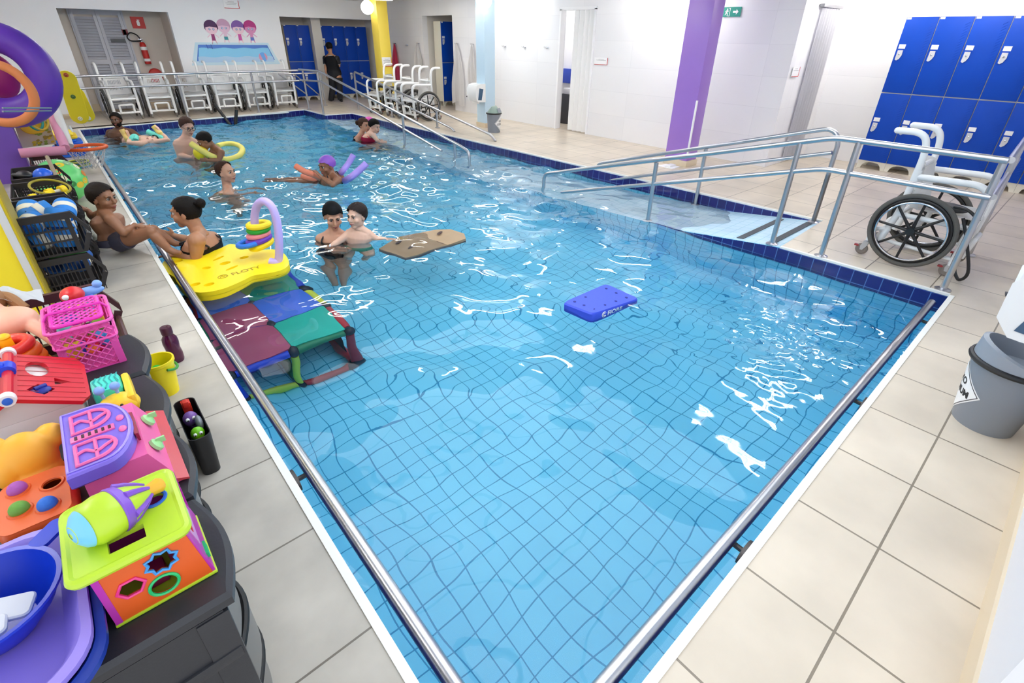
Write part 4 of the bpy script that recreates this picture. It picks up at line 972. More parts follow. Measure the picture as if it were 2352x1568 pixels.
# water bottle, bucket, black bin on the deck
t = thing('water_bottle', 'dark purple translucent water bottle standing on the deck by the pool edge', 'bottle', (.13, 3.10, 0))
b = B(); b.lathe([(0, 0), (.036, .0), (.040, .012), (.041, .05), (.037, .085), (.041, .125), (.038, .155), (.024, .178), (.022, .185), (0, .185)], (0, 0, 0), 28); obj('body', b, M('bottle_purple', (92, 22, 68), .12, trans=.45), t)
b = B(); b.lathe([(0, .183), (.028, .183), (.029, .19), (.029, .222), (.026, .228), (0, .23)], (0, 0, 0), 24); b.torus((.018, 0, .218), .017, .004, (1, 0, .5), 16, 6); obj('cap', b, M('bottle_cap', (74, 24, 48), .4), t)
t = thing('toy_bucket', 'yellow toy bucket with green handle and green balls beside the drawer units', 'bucket', (.03, 2.80, 0)); t.scale = (.8, .8, .92)
b = B(); b.lathe([(0, 0), (.066, 0), (.092, .2), (.1, .205), (.1, .222), (.09, .222), (.064, .01), (0, .01)], (0, 0, 0), 32); obj('body', b, M('bucket_yellow', (250, 226, 20), .35), t)
b = B(); b.tube([(.1 * math.cos(a) , .1 * math.sin(a) * .99, .2 - .05 * math.cos(a)) for a in [-1.2 + 2.4 * k / 12 for k in range(13)]], .008, 8); obj('handle', b, M('handle_green', (60, 150, 60), .4), t)
for i, (x, y, z) in enumerate(((.02, 2.81, .14), (.05, 2.77, .115), (.03, 2.84, .10))):
    b = B(); b.sph((x, y, z), .028, 20, 12); tag(obj('green_ball', b, M('play_ball_green', (50, 190, 60), .35)), ('upper', 'right', 'lower')[i] + ' green ball inside the yellow bucket', 'ball', 'green balls in the yellow bucket')
t = thing('toy_bin', 'slim black bin holding small toys on the deck beside the drawer units', 'bin', (.062, 2.165, 0))
b = B(); o_ = rrect(-.04, -.165, .045, .165, .03)
b.loft([[(x * .8, y * .86, 0) for x, y in o_], [(x, y, .22) for x, y in o_], [(x * .93, y * .97, .22) for x, y in o_], [(x * .74, y * .82, .02) for x, y in o_]]); obj('body', b, black, t)
for nm, c, r_, col, lab in (('purple_toy_figure', (.062, 2.19, .20), .03, (122, 84, 160), 'purple toy figure with big eyes sticking out of the black bin'), ('green_toy_frog', (.064, 2.08, .19), .027, (120, 200, 30), 'lime green toy in the near end of the black bin'), ('yellow_toy', (.06, 2.03, .175), .02, (220, 210, 40), 'small yellow toy at the near tip of the black bin')):
    t = thing(nm, lab, 'toy', c); b = B(); b.sph((0, 0, 0), (r_, r_ * .9, r_ * 1.2), 18, 12); b.sph((0, .02, -r_), (r_ * .7, r_ * 1.2, r_), 14, 10); obj('body', b, M(nm, col, .35), t)
    for s in (-1, 1):
        b = B(); b.sph((s * r_ * .4, -r_ * .75, r_ * .45), r_ * .28, 12, 8); e = obj('eye', b, paper, t); b = B(); b.sph((s * r_ * .4, -r_ * .98, r_ * .45), r_ * .12, 8, 6); obj('pupil', b, black, e)
b = B(); b.box((.05, 2.26, .18), (.085, 2.30, .235), .004); b.box((.055, 2.25, .22), (.078, 2.28, .25), .004); tag(obj('toy_blocks', b, M('block_red', (214, 50, 30), .4)), 'red toy blocks at the far end of the black bin', 'blocks')
b = B(); b.sph((.085, 2.14, .20), (.015, .035, .035), 16, 10); tag(obj('clear_toy_lens', b, M('lens_clear', (200, 206, 214), .1, trans=.6)), 'clear round toy lens in the middle of the black bin', 'toy')

b = B(); b.sph((-.02, 5.72, .06), (.07, .10, .06), 16, 10); b.sph((.0, 5.8, .10), (.05, .06, .05), 14, 9); b.sph((-.05, 5.66, .11), (.05, .05, .04), 14, 9)
for q in b.b.verts: q.co += V((1, 1, 1)) * .014 * noise.noise(q.co * 26)
tag(obj('plastic_bag', b, M('bag_pale', (214, 216, 204), .35), smooth=60), 'crumpled pale plastic bag on the deck behind the sitting boy', 'bag')

# ------------------------------------------------------------------ toys on the drawer units
lime = M('toy_lime', (186, 218, 52), .3); torange = M('toy_orange', (226, 94, 32), .35); tmag = M('toy_magenta', (186, 50, 170), .35); tblue = M('toy_sky_blue', (70, 160, 232), .35); tpurple = M('toy_purple', (132, 84, 200), .35)
tgreen = M('toy_green', (40, 196, 116), .35); thot = M('toy_hot_pink', (238, 60, 140), .35); inside_ = M('toy_hollow', (70, 52, 24), .7)
# shape sorter cube
t = thing('shape_sorter_cube', 'shape sorter cube with lime lid and orange front on the nearest drawer unit', 'toy', (-.125, 1.06, TZ))
x0, x1, y0, y1, z0, z1 = -.215, -.035, .965, 1.155, TZ, .785
def holed(outer, holes, h0, h1, o, u, v, m, nm, par):
    """panel with openings, filled by triangles"""
    b = B(); o, u, v = V(o), V(u), V(v); n = u.cross(v)
    for h in (h0, h1):
        es = []
        for lp in [outer] + holes:
            vs = [b.v(o + u * p[0] + v * p[1] + n * h) for p in lp]
            es += [b.b.edges.new((vs[i], vs[(i + 1) % len(vs)])) for i in range(len(vs))]
        bmesh.ops.triangle_fill(b.b, edges=es, use_beauty=True)
    for lp in [outer] + holes:
        b.loft([[o + u * p[0] + v * p[1] + n * h0 for p in lp], [o + u * p[0] + v * p[1] + n * h1 for p in lp]], cap=False)
    bmesh.ops.remove_doubles(b.b, verts=b.b.verts, dist=1e-5)
    return obj(nm, b, m, par, world=True)
W_, Hh = x1 - x0, z1 - z0
def star(c, r, n=8): return [(c[0] + (r if k % 2 == 0 else r * .76) * math.cos(PI * k / n + .2), c[1] + (r if k % 2 == 0 else r * .76) * math.sin(PI * k / n + .2)) for k in range(2 * n)]
h1_, h2_, h3_ = circ((.048, .085), .024, 6), star((.108, .112), .030), circ((.096, .048), .026, 24)
holed([(.012, .006), (W_ - .001, .006), (W_ - .020, Hh), (.006, Hh)], [h1_, h2_, h3_], -.003, .003, (x0, y0, z0), (1, 0, 0), (0, 0, 1), torange, 'front_panel', t)
for hp, m, nm in ((h1_, thot, 'hexagon_rim'), (h2_, tblue, 'star_rim'), (h3_, tgreen, 'round_rim')):
    b = B(); b.tube([V((x0 + p[0], y0 - .004, z0 + p[1])) for p in hp], .0035, 6, closed=True); obj(nm, b, m, t, world=True)
b = B(); b.box((x0, y0, z0), (x0 + .004, y1, z1)); b.loft([[(x1 - .004, y0 - .002, z0), (x1 + .006, y0 - .002, z0), (x1 + .006, y1, z0), (x1 - .004, y1, z0)], [(x1 - .024, y0 - .002, z1), (x1 - .018, y0 - .002, z1), (x1 - .018, y1, z1), (x1 - .024, y1, z1)]]); b.box((x0, y1 - .004, z0), (x1, y1, z1)); b.box((x0, y0 - .004, z0), (x0 + .012, y0 + .002, z1)); obj('side_panels', b, tmag, t, world=True)
b = B(); b.box((x0 - .002, y0 - .006, z0), (x1 + .008, y1, z0 + .008), .003); obj('bottom', b, lime, t, world=True)
lx, ly, lw, ld = -.236, y0 - .012, .19, y1 - y0 + .018
holed(rrect(0, 0, lw, ld, .016), [[(.062, .028), (.124, .028), (.124, .068), (.062, .068)], circ((.152, .125), .021, 20)], z1, z1 + .012, (lx, ly, 0), (1, 0, 0), (0, 1, 0), lime, 'lid', t)
b = B(); b.tube([V((lx + p[0], ly + p[1], z1 + .004)) for p in rrect(0, 0, lw, ld, .016)], .0105, 8, closed=True); obj('lid_edge', b, lime, t, world=True)
b = B(); b.torus((lx + .152, ly + .125, z1 + .013), .022, .004, (0, 0, 1), 24, 6); obj('lid_ring', b, M('ring_blue', (30, 96, 200), .35), t, world=True)
b = B(); b.prism([(.03, .07), (.15, .07), (.15, .14), (.03, .14)], 0, .002, (x1 + .006, y0, z0), (0, 1, 0), (-.15, 0, 1)); obj('side_picture', b, M('picture_lilac', (206, 150, 200), .4), t, world=True)
b = B(); b.prism([(.02, .03), (.06, .03), (.06, .045), (.02, .045)], 0, .005, (x1 + .006, y0, z0), (0, 1, 0), (-.15, 0, 1)); obj('slot_rim', b, tgreen, t, world=True)
b = B(); b.sph((x1 - .011, y0 + .09, z0 + .12), (.003, .016, .02), 12, 8); obj('picture_detail', b, M('ring_blue'), t, world=True)
b = B(); b.sph((x1 - .008, y0 + .06, z0 + .10), (.003, .016, .018), 12, 8); obj('picture_detail', b, red, t, world=True)
b = B(); b.box((-.15, 1.0, TZ + .01), (-.11, 1.04, TZ + .05), .004); b.box((-.10, 1.03, TZ + .01), (-.06, 1.07, TZ + .07), .004); tag(obj('sorter_block', b, M('block_magenta', (150, 30, 90), .4)), 'magenta sorting blocks seen through the square hole of the cube', 'blocks')
# balloon shaped rattle on the cube
t = thing('balloon_rattle', 'lime and purple balloon shaped rattle lying on the cube lid', 'toy', (-.155, 1.06, .835))
A0, A1 = V((-.215, 1.02, .846)), V((-.068, 1.085, .822)); ax = (A1 - A0).normalized()
prof = [(0, 0), (.018, .003), (.034, .014), (.046, .034), (.050, .058), (.047, .082), (.036, .108), (.024, .128), (.015, .14), (0, .141)]
def pr_(h): 
    for (r0, h0), (r1, h1) in zip(prof, prof[1:]):
        if h0 <= h <= h1: return r0 + (r1 - r0) * (h - h0) / (h1 - h0)
    return .01
b = B(); b.lathe(prof, A0, 28, ax); obj('balloon', b, lime, t, world=True)
b = B(); b.lathe([(pr_(.001) + .0008, .0006)] + [(pr_(h) + .0016, h) for h in (.002, .004, .007, .01, .014, .018, .022)], A0, 28, ax); obj('crown', b, M('toy_pale_blue', (120, 200, 244), .3), t, world=True)
b = B(); b.lathe([(pr_(.074) + .0005, .074), (pr_(.078) + .003, .077), (pr_(.09) + .003, .091), (pr_(.094) + .0005, .094)], A0, 32, ax)
u_, w_ = frame(ax)
for k in range(6):
    a = 2 * PI * k / 6
    b.tube([A0 + ax * h + (u_ * math.cos(a) + w_ * math.sin(a)) * (pr_(h) + .0005) for h in (.09, .1, .108, .116, .124, .132, .14)], [.008, .007, .007, .006, .006, .005, .004], 6)
obj('bands', b, tpurple, t, world=True)
b = B(); b.lathe([(0, .138), (.013, .138), (.017, .165), (.012, .172), (0, .172)], A0, 16, ax); obj('basket', b, M('toy_amber', (240, 180, 50), .35), t, world=True)
# toy cooker
pinkt = M('toy_pink', (246, 110, 170), .35); lil = M('toy_violet', (126, 104, 214), .35)
t = thing('toy_cooker', 'violet and pink toy cooker with two heart shaped hobs behind the cube', 'toy', (-.13, 1.47, TZ))
b = B(); b.loft([[(-.215, 1.325, TZ), (-.03, 1.325, TZ), (-.03, 1.61, TZ), (-.215, 1.61, TZ)], [(-.21, 1.33, .735), (-.075, 1.33, .735), (-.075, 1.60, .735), (-.21, 1.60, .735)]]); b.box((-.085, 1.31, TZ), (-.015, 1.63, TZ + .012), .004); obj('body', b, pinkt, t, world=True)
D_ = [(-.23, 1.305), (-.15, 1.305)] + [(-.15 + .068 * math.sin(q), 1.45 - .145 * math.cos(q)) for q in [PI * k / 14 for k in range(1, 14)]] + [(-.15, 1.595), (-.23, 1.595)]
b = B(); b.prism(D_, .733, .775, bev=.006); tp_ = obj('hob_top', b, lil, t, world=True)
b = B(); b.tube([V((p[0] * .92 - .013, 1.45 + (p[1] - 1.45) * .9, .7765)) for p in D_], .003, 5, closed=True); obj('edge_line', b, M('toy_light_violet', (168, 150, 236), .35), tp_, world=True)
for yc in (1.375, 1.515):
    b = B(); P = lambda x, y: V((x, y, .778))
    b.tube([P(-.205, yc - .045), P(-.205, yc + .04)] + [P(-.165 + .04 * math.cos(q), yc + .0 + .042 * math.sin(q)) for q in [PI / 2 - PI * k / 10 for k in range(11)]], .005, 6, closed=True)
    b.tube(bez([P(-.205, yc), P(-.185, yc + .008), P(-.165, yc - .012), P(-.145, yc), P(-.128, yc + .01)], 5), .0042, 6); b.tube([P(-.165, yc - .042), P(-.165, yc + .04)], .0042, 6)
    obj('hob_ring', b, pinkt, tp_, world=True)
b = B(); b.box((-.212, 1.434, .774), (-.12, 1.458, .780), .002); g_ = obj('grille', b, pinkt, tp_, world=True)
b = B()
for k in range(6): b.box((-.203 + k * .014, 1.438, .7795), (-.197 + k * .014, 1.454, .781))
obj('grille_slots', b, M('slot_dark', (60, 20, 50), .6), tp_, world=True)
for yc in (1.42, 1.475):
    b = B(); b.sph((-.105, yc, .777), (.009, .013, .006), 14, 8); obj('button', b, pinkt, tp_, world=True)
b = B(); b.loft([[(-.083, 1.39, .742), (-.083, 1.50, .742), (-.078, 1.50, .742), (-.078, 1.39, .742)], [(-.086, 1.39, .768), (-.086, 1.50, .768), (-.078, 1.50, .766), (-.078, 1.39, .766)]]); obj('window', b, M('window_red', (150, 30, 60), .3), t, world=True)
for yc in (1.40, 1.53):
    b = B(); b.lathe([(0, 0), (.020, 0), (.019, .008), (.006, .016), (0, .017)], (-.056, yc, .70), 18, (.83, 0, .55)); b.box((-.05, yc - .003, .705), (-.03, yc + .003, .722), .001); obj('knob', b, M('knob_mint', (160, 222, 150), .35), t, world=True)
b = B(); b.loft([[(-.055, 1.30, .64), (-.012, 1.30, .626), (-.012, 1.66, .626), (-.055, 1.66, .64)], [(-.055, 1.30, .652), (-.012, 1.30, .632), (-.012, 1.66, .632), (-.055, 1.66, .652)]]); obj('oven_door', b, M('toy_red_clear', (226, 84, 92), .2, trans=.3), t, world=True)
# orange pound-a-ball bench
t = thing('ball_pounder', 'orange pounding toy with three coloured balls beside the blue basin', 'toy', (-.30, 1.38, TZ))
ox0, ox1, oy0, oy1 = -.372, -.242, 1.285, 1.475
hl = [circ((.035, .15), .021, 20), circ((.038, .07), .021, 20), circ((.088, .045), .021, 20), circ((.098, .125), .022, 20)]
holed(rrect(0, 0, ox1 - ox0, oy1 - oy0, .025), hl, .694, .702, (ox0, oy0, 0), (1, 0, 0), (0, 1, 0), torange, 'top', t)
b = B(); rr_ = rrect(ox0, oy0, ox1, oy1, .025); b.loft([[(x, y, .70) for x, y in rr_], [(x + (x - (ox0 + ox1) / 2) * .06, y + (y - (oy0 + oy1) / 2) * .05, .685) for x, y in rr_], [(x, y, TZ) for x, y in rr_]], cap=False)
for p in hl: b.tube([V((ox0 + q[0], oy0 + q[1], .702)) for q in p], .004, 6, closed=True)
obj('body', b, torange, t, world=True)
b = B(); b.box((ox0 + .01, oy0 + .01, TZ + .01), (ox1 - .01, oy1 - .01, TZ + .02)); obj('tray', b, M('hollow_dark_red', (120, 24, 10), .6), t, world=True)
for k, (c_, lab) in enumerate((((168, 84, 170), 'magenta ball in the far hole of the orange pounding toy'), ((104, 160, 60), 'green ball in the near left hole of the orange pounding toy'), ((40, 110, 206), 'blue ball in the near right hole of the orange pounding toy'))):
    c = (sum(p[0] for p in hl[k]) / 20 + ox0, sum(p[1] for p in hl[k]) / 20 + oy0, .708); b = B(); b.sph(c, .0195, 24, 14); tag(obj('pounding_ball', b, M('pball%d' % k, c_, .6, bump=.15, bs=300)), lab, 'ball', 'balls of the pounding toy')
# soft bodied yellow toy seen from behind
b = B(); b.sph((-.315, 1.56, .70), (.06, .05, .08), 26, 18); b.sph((-.36, 1.545, .69), (.035, .035, .05), 18, 12); b.sph((-.262, 1.585, .73), (.035, .035, .035), 18, 12); b.sph((-.37, 1.59, .74), (.03, .03, .04), 16, 10); b.sph((-.31, 1.54, .655), (.055, .05, .036), 20, 12); b.sph((-.34, 1.51, .64), (.03, .04, .022), 16, 10); b.sph((-.285, 1.515, .64), (.03, .035, .022), 16, 10)
def blobify(b, name, mats, parent=None, vox=.006, it=4, fac=.5, **k):
    """welds overlapping rounded shapes into one smooth skin"""
    bmesh.ops.recalc_face_normals(b.b, faces=b.b.faces)
    me = bpy.data.meshes.new('tmp'); b.b.to_mesh(me); b.b.free()
    o = bpy.data.objects.new('tmp', me); C.objects.link(o)
    r = o.modifiers.new('r', 'REMESH'); r.mode = 'VOXEL'; r.voxel_size = vox
    s = o.modifiers.new('s', 'SMOOTH'); s.iterations = it; s.factor = fac
    dg = bpy.context.evaluated_depsgraph_get(); ev = o.evaluated_get(dg); m2 = bpy.data.meshes.new_from_object(ev)
    bpy.data.objects.remove(o); bpy.data.meshes.remove(me)
    m2.name = name; m2.materials.clear()
    for m in (mats if isinstance(mats, (list, tuple)) else [mats]): m2.materials.append(m)
    m2.polygons.foreach_set('use_smooth', [True] * len(m2.polygons))
    q = bpy.data.objects.new(name, m2); C.objects.link(q)
    if parent is not None:
        q.parent = parent; m2.transform(rootm(parent).inverted())
    return q
tag(blobify(b, 'rubber_animal', M('toy_golden', (248, 178, 52), .45), vox=.005, it=6), 'golden yellow rubber animal lying face down behind the orange pounding toy', 'toy')
# red roofed shape sorting house
rr2 = M('toy_red', (204, 22, 42), .4, bump=.03, bs=120)
t = thing('toy_house', 'toy house with red hinged roof and white walls behind the yellow rubber animal', 'toy', (-.32, 1.88, TZ))
b = B(); b.box((-.45, 1.76, TZ), (-.19, 2.0, .70), .006); b.loft([[(-.45, 1.76, .70), (-.19, 1.76, .70), (-.19, 2.0, .70), (-.45, 2.0, .70)], [(-.34, 1.76, .775), (-.31, 1.76, .775), (-.31, 2.0, .775), (-.34, 2.0, .775)]]); obj('walls', b, M('toy_white', (232, 224, 224), .4), t, world=True)
for s in (1, -1):
    e0 = V((-.318, 1.725, .79)); u = V((s * .15, 0, -.085)); L_ = u.length; u.normalize(); v = V((0, 1, 0)) * s
    if s < 0: e0 = V((-.330, 2.02, .79))
    pl = [(0, 0), (L_ - .02, 0), (L_, .04), (L_, .245), (L_ - .02, .295), (0, .295)]
    hs = [circ((.055, .2), .028, 20, .05), circ((.105, .12), .026, 3), star((.06, .065), .032, 4)]
    holed(pl, hs, -.006, .006, e0, u, v, rr2, 'roof_panel', t)
    if s == 1:
        b = B()
        for k in range(9): p0 = e0 + v * (.02 + k * .032) + u.cross(v) * .0064; b.tube([p0 + u * .01, p0 + u * (L_ - .01)], .0011, 4)
        obj('plank_lines', b, M('toy_dark_red', (160, 12, 30), .5), t, world=True)
b = B(); b.tube([(-.324, 1.72, .80), (-.324, 2.02, .80)], .013, 10); obj('ridge', b, rr2, t, world=True)
for y in (1.725, 2.02):
    b = B(); b.lathe([(0, -.012), (.018, -.012), (.02, .0), (.018, .012), (0, .012)], (-.324, y, .80), 18, (0, 1, 0)); obj('hinge_cap', b, M('toy_white'), t, world=True)
b = B(); b.lathe([(0, -.003), (.011, -.003), (.011, .002), (0, .003)], (-.324, 1.712, .80), 18, (0, -1, 0)); obj('hinge_pin', b, M('ring_blue'), t, world=True)
b = B(); b.tube(bend([(-.33, 1.9, .82), (-.38, 1.9, .85), (-.48, 1.9, .84)], .03), .013, 10); b.lathe([(0, -.02), (.02, -.02), (.02, .02), (0, .02)], (-.324, 1.9, .805), 16, (0, 1, 0)); obj('carry_handle', b, M('handle_blue', (30, 70, 210), .35), t, world=True)
b = B(); b.sph((-.27, 1.79, .76), (.03, .02, .012), 14, 8); b.cyl((-.275, 1.785, .775), (-.25, 1.80, .77), .006, n=10); tag(obj('blue_key_block', b, M('block_navy', (24, 40, 140), .4)), 'dark blue block showing through the star hole of the red roof', 'block')
# pink basket with lid, full of small toys
pk = M('basket_pink', (236, 86, 176), .35)
def lattice(b, o, u, v, w_, h, n, rad=.0018):
    o, u, v = V(o), V(u), V(v)
    st = w_ / n; m = int(math.ceil(h / st)) + n
    for k in range(-int(h / st) - 1, n + int(h / st) + 2):
        for sg in (1, -1):
            pts = []
            xa = k * st; a = V((xa, 0)); c = V((xa + sg * h, h))
            t0, t1 = 0., 1.
            dx = sg * h
            for lim, sgn in ((0, 1), (w_, -1)):
                f0 = (xa - lim) * sgn; f1 = (xa + dx - lim) * sgn
                if f0 < 0 and f1 < 0: t0, t1 = 1, 0; break
                if f0 < 0: t0 = max(t0, f0 / (f0 - f1))
                elif f1 < 0: t1 = min(t1, f0 / (f0 - f1))
            if t1 - t0 > .03: b.tube([o + u * (xa + dx * q) + v * (h * q) for q in (t0, t1)], rad, 4)
t = thing('lidded_basket', 'pink plastic lattice basket with lid full of toys on the farthest drawer unit', 'basket', (-.13, 2.2, TZ))
bx0, bx1, by0, by1 = -.222, -.062, 2.085, 2.31
b = B()
for z, g, r_ in ((.80, .012, .006), (.735, .008, .005), (TZ + .006, -.012, .005)):
    b.tube([V((x, y, z)) for x, y in rrect(bx0 - g, by0 - g, bx1 + g, by1 + g, .025)], r_, 8, closed=True)
lattice(b, (bx0, by0 + .005, TZ + .006), (1, 0, 0), (0, -.06, 1), bx1 - bx0, .175, 6, .0026); lattice(b, (bx0, by1 - .005, TZ + .006), (1, 0, 0), (0, .06, 1), bx1 - bx0, .175, 6, .0026)
lattice(b, (bx1 - .003, by0, TZ + .006), (0, 1, 0), (.06, 0, 1), by1 - by0, .175, 8, .0026); lattice(b, (bx0 + .003, by0, TZ + .006), (0, 1, 0), (-.06, 0, 1), by1 - by0, .175, 8, .0026)
for x in (bx0 - .0, bx1 - .018):
    for y in (by0 - .002, by1 - .002): b.box((x, y, TZ), (x + .018, y + .004, .80))
for y in (by0, by1 - .018): b.box((bx1 - .001, y, TZ), (bx1 + .004, y + .018, .80)); b.box((bx0 - .004, y, TZ), (bx0 + .001, y + .018, .80))
b.box((bx0, by0 - .004, .775), (bx1, by0, .80)); b.box((bx1, by0, .775), (bx1 + .004, by1, .80)); b.box((bx0, by0, TZ), (bx1, by1, TZ + .004))
obj('basket_body', b, pk, t, world=True)
pk2 = M('basket_magenta', (222, 44, 176), .35)
b = B(); b.tube([V((x, y, .812)) for x, y in rrect(bx0 + .012, by0 + .012, bx1 - .012, by1 - .012, .02)], .007, 8, closed=True)
lattice(b, (bx0 + .014, by0 + .014, .814), (1, 0, 0), (0, 1, 0), bx1 - bx0 - .028, by1 - by0 - .028, 5, .003); obj('lid', b, pk2, t, world=True)
b = B(); b.tube([(bx0 - .012, 2.19, .80), (bx0 + .004, 2.19, .826), (bx1 - .004, 2.19, .826), (bx1 + .012, 2.19, .80)], .005, 8); obj('handle', b, pk2, t, world=True)
rd = random.Random(5); pc = [(226, 40, 90), (60, 170, 230), (250, 220, 60), (140, 210, 70), (50, 90, 210), (240, 130, 50), (250, 120, 180), (110, 210, 200)]
for k in range(16):
    p = (bx0 + .03 + .1 * rd.random(), by0 + .03 + .165 * rd.random(), TZ + .03 + .125 * (k / 16)); r_ = .018 + .01 * rd.random(); b = B()
    if k % 2: b.sph(p, (r_, r_ * 1.2, r_ * .8), 14, 9)
    else: b.box([q - r_ * .9 for q in p], [q + r_ * .9 for q in p], .005)
    tag(obj('small_toy', b, M('small_toy%d' % (k % 8), pc[k % 8], .4)), 'small coloured plastic toy piled inside the pink lattice basket', 'toy', 'small toys in the pink basket')
# snail toy
t = thing('snail_toy', 'turquoise and yellow snail shaped toy between the red house and the toy cooker', 'toy', (-.12, 1.78, TZ))
b = B(); b.box((-.165, 1.765, TZ + .02), (-.085, 1.865, .71), .018); obj('shell', b, M('toy_turquoise', (70, 216, 200), .35), t, world=True)
b = B()
for k in range(5): b.tube([(-.155 + .014 * k, 1.775 + .01 * (k % 2), .7105), (-.148 + .014 * k, 1.80, .7105), (-.155 + .014 * k, 1.83, .7105), (-.146 + .014 * k, 1.855, .7105)], .002, 5)
obj('shell_pattern', b, M('toy_deep_turquoise', (20, 160, 160), .4), t, world=True)
b = B(); b.sph((-.11, 1.725, .665), (.055, .04, .04), 24, 14); b.box((-.085, 1.70, TZ + .02), (-.062, 1.86, .70), .012); obj('body', b, M('toy_yellow', (250, 206, 46), .35), t, world=True)
for s in (0, 1):
    b = B(); b.cyl((-.138 + s * .036, 1.735, .70), (-.140 + s * .038, 1.735, .72), .005, n=8); b.sph((-.141 + s * .039, 1.735, .73), .014, 14, 10); obj('feeler', b, M('toy_periwinkle', (130, 170, 236), .35), t, world=True)
    b = B(); b.sph((-.135 + s * .032, 1.692, .682), .005, 10, 6); obj('eye', b, black, t, world=True)
b = B(); b.sph((-.12, 1.683, .668), .009, 12, 8); obj('nose', b, M('toy_periwinkle'), t, world=True)
b = B(); b.tube([V((-.075 + .0018 * k * math.cos(k * .6), 1.703 - .002, .675 + .0018 * k * math.sin(k * .6))) for k in range(9)], .0014, 5); obj('cheek_spiral', b, torange, t, world=True)
# ring stacker at the left edge
t = thing('ring_stacker', 'stacking ring toy with red and orange rings at the left picture edge', 'toy', (-.35, 2.24, TZ))
b = B(); b.lathe([(0, 0), (.085, 0), (.09, .02), (.0, .03)], (-.35, 2.24, TZ), 28); b.cyl((-.35, 2.24, TZ), (-.35, 2.24, .765), .022, .018, n=16); b.sph((-.35, 2.24, .765), (.02, .02, .012), 14, 8); obj('base', b, M('toy_amber2', (252, 190, 20), .35), t, world=True)
for z, r_, c_ in ((.665, .068, (252, 150, 20)), (.695, .062, (246, 120, 30)), (.728, .054, (232, 60, 48))):
    b = B(); b.torus((-.35, 2.24, z), r_, .019, (0, 0, 1), 36, 12); obj('ring', b, M('stack%d' % c_[1], c_, .3), t, world=True)
# doll lying at the left edge
skin_d = M('doll_skin', (238, 178, 150), .4, sss=.05)
t = thing('doll', 'flesh coloured doll with brown hair and white cloth at the left picture edge', 'doll', (-.34, 2.42, TZ))
b = B(); b.sph((-.345, 2.44, .735), (.085, .07, .055), 26, 16); b.sph((-.40, 2.46, .78), (.06, .06, .06), 20, 12)
for pts in ([(-.29, 2.40, .72), (-.25, 2.33, .69), (-.225, 2.27, .665)], [(-.29, 2.46, .72), (-.25, 2.40, .68), (-.20, 2.30, .645)]): b.tube(bez(pts, 4), .024, 10); b.sph(pts[-1], .027, 12, 8)
blobify(b, 'body', skin_d, t, .005, 5)
b = B(); b.tube(bez([(-.36, 2.56, .80), (-.33, 2.55, .79), (-.31, 2.52, .77), (-.295, 2.50, .745)], 5), [.02] * 15 + [.012], 10); b.sph((-.38, 2.55, .79), (.05, .045, .05), 18, 10); obj('hair', b, M('doll_hair', (150, 106, 66), .7), t, world=True)
b = B(); b.grid(lambda u, v: V((-.38 + .14 * u, 2.51 + .13 * v, .80 - .05 * u * u + .012 * math.sin(u * 9 + v * 5))), 10, 10); bmesh.ops.solidify(b.b, geom=b.b.faces[:], thickness=.004); obj('cloth', b, M('cloth_white', (232, 236, 240), .9), t, world=True)
b = B(); b.sph((-.25, 2.45, .66), .022, 14, 8); b.torus((-.235, 2.42, .655), .03, .008, (0, .3, 1)); b.sph((-.22, 2.44, .665), .016); tag(obj('lime_toy', b, lime), 'lime yellow curly toy between the doll and the pink basket', 'toy')
b = B(); b.sph((-.232, 2.40, .668), .015, 12, 8); b.sph((-.25, 2.47, .70), .012); tag(obj('blue_bead', b, tblue), 'sky blue beads beside the lime toy', 'bead')
# toys in the maroon crate
t = thing('red_headed_toy', 'toy with round red head sticking up behind the pink basket', 'toy', (-.155, 2.62, .66))
b = B(); b.sph((-.155, 2.62, .715), (.042, .042, .036), 22, 14); obj('head', b, M('toy_red2', (214, 34, 40), .3), t, world=True)
b = B(); b.sph((-.155, 2.62, .672), (.04, .04, .025), 20, 10); obj('collar', b, M('toy_yellow'), t, world=True)
b = B(); b.sph((-.175, 2.588, .722), (.014, .01, .012), 12, 8); obj('eye', b, paper, t, world=True)
b = B(); b.sph((-.1, 2.66, .70), (.055, .02, .02), 16, 10); b.sph((-.065, 2.66, .725), .018, 12, 8); b.sph((-.19, 2.64, .66), .022); b.box((-.14, 2.6, .50), (-.09, 2.68, .69), .01); tag(obj('periwinkle_toy', b, M('toy_periwinkle')), 'periwinkle blue toy behind the red headed toy in the maroon crate', 'toy')
# basins at the near left corner
bb = M('basin_blue', (10, 52, 190), .3); bl = M('basin_lilac', (152, 134, 226), .35)
def basin(lab, cx_, cy_, z0, z1, hx, hy, m, k=.78):
    t = thing('basin', lab, 'basin', (cx_, cy_, z0), 0, 'washing up basins')
    def ring(f, z, e=0): return [(x * f + (e if x > 0 else -e), y * f + (e if y > 0 else -e), z) for x, y in rrect(-hx, -hy, hx, hy, min(hx, hy) * .55, 8)]
    b = B(); h = z1 - z0
    b.loft([ring(k, 0), ring(.97, h - .012), ring(1.0, h - .012, .012), ring(1.0, h, .012), ring(.985, h + .002), ring(.95, h - .005), ring(k * .97, .008)]); obj('shell', b, m, t); return t
basin('large blue basin underneath the lilac one at the near left corner', -.425, 1.03, TZ, .69, .195, .215, M('basin_navy', (14, 50, 150), .3))
basin('lilac basin holding the blue bowl at the near left corner', -.425, 1.045, TZ + .014, .705, .178, .205, bl)
t = thing('blue_bowl', 'deep blue bowl with handle resting in the lilac basin', 'bowl', (-.375, 1.085, .655))
b = B(); b.lathe([(0, 0), (.06, .0), (.10, .05), (.115, .085), (.122, .087), (.121, .092), (.112, .091), (.097, .052), (.055, .006), (0, .006)], (-.38, 1.08, .65), 40); obj('shell', b, bb, t, world=True)
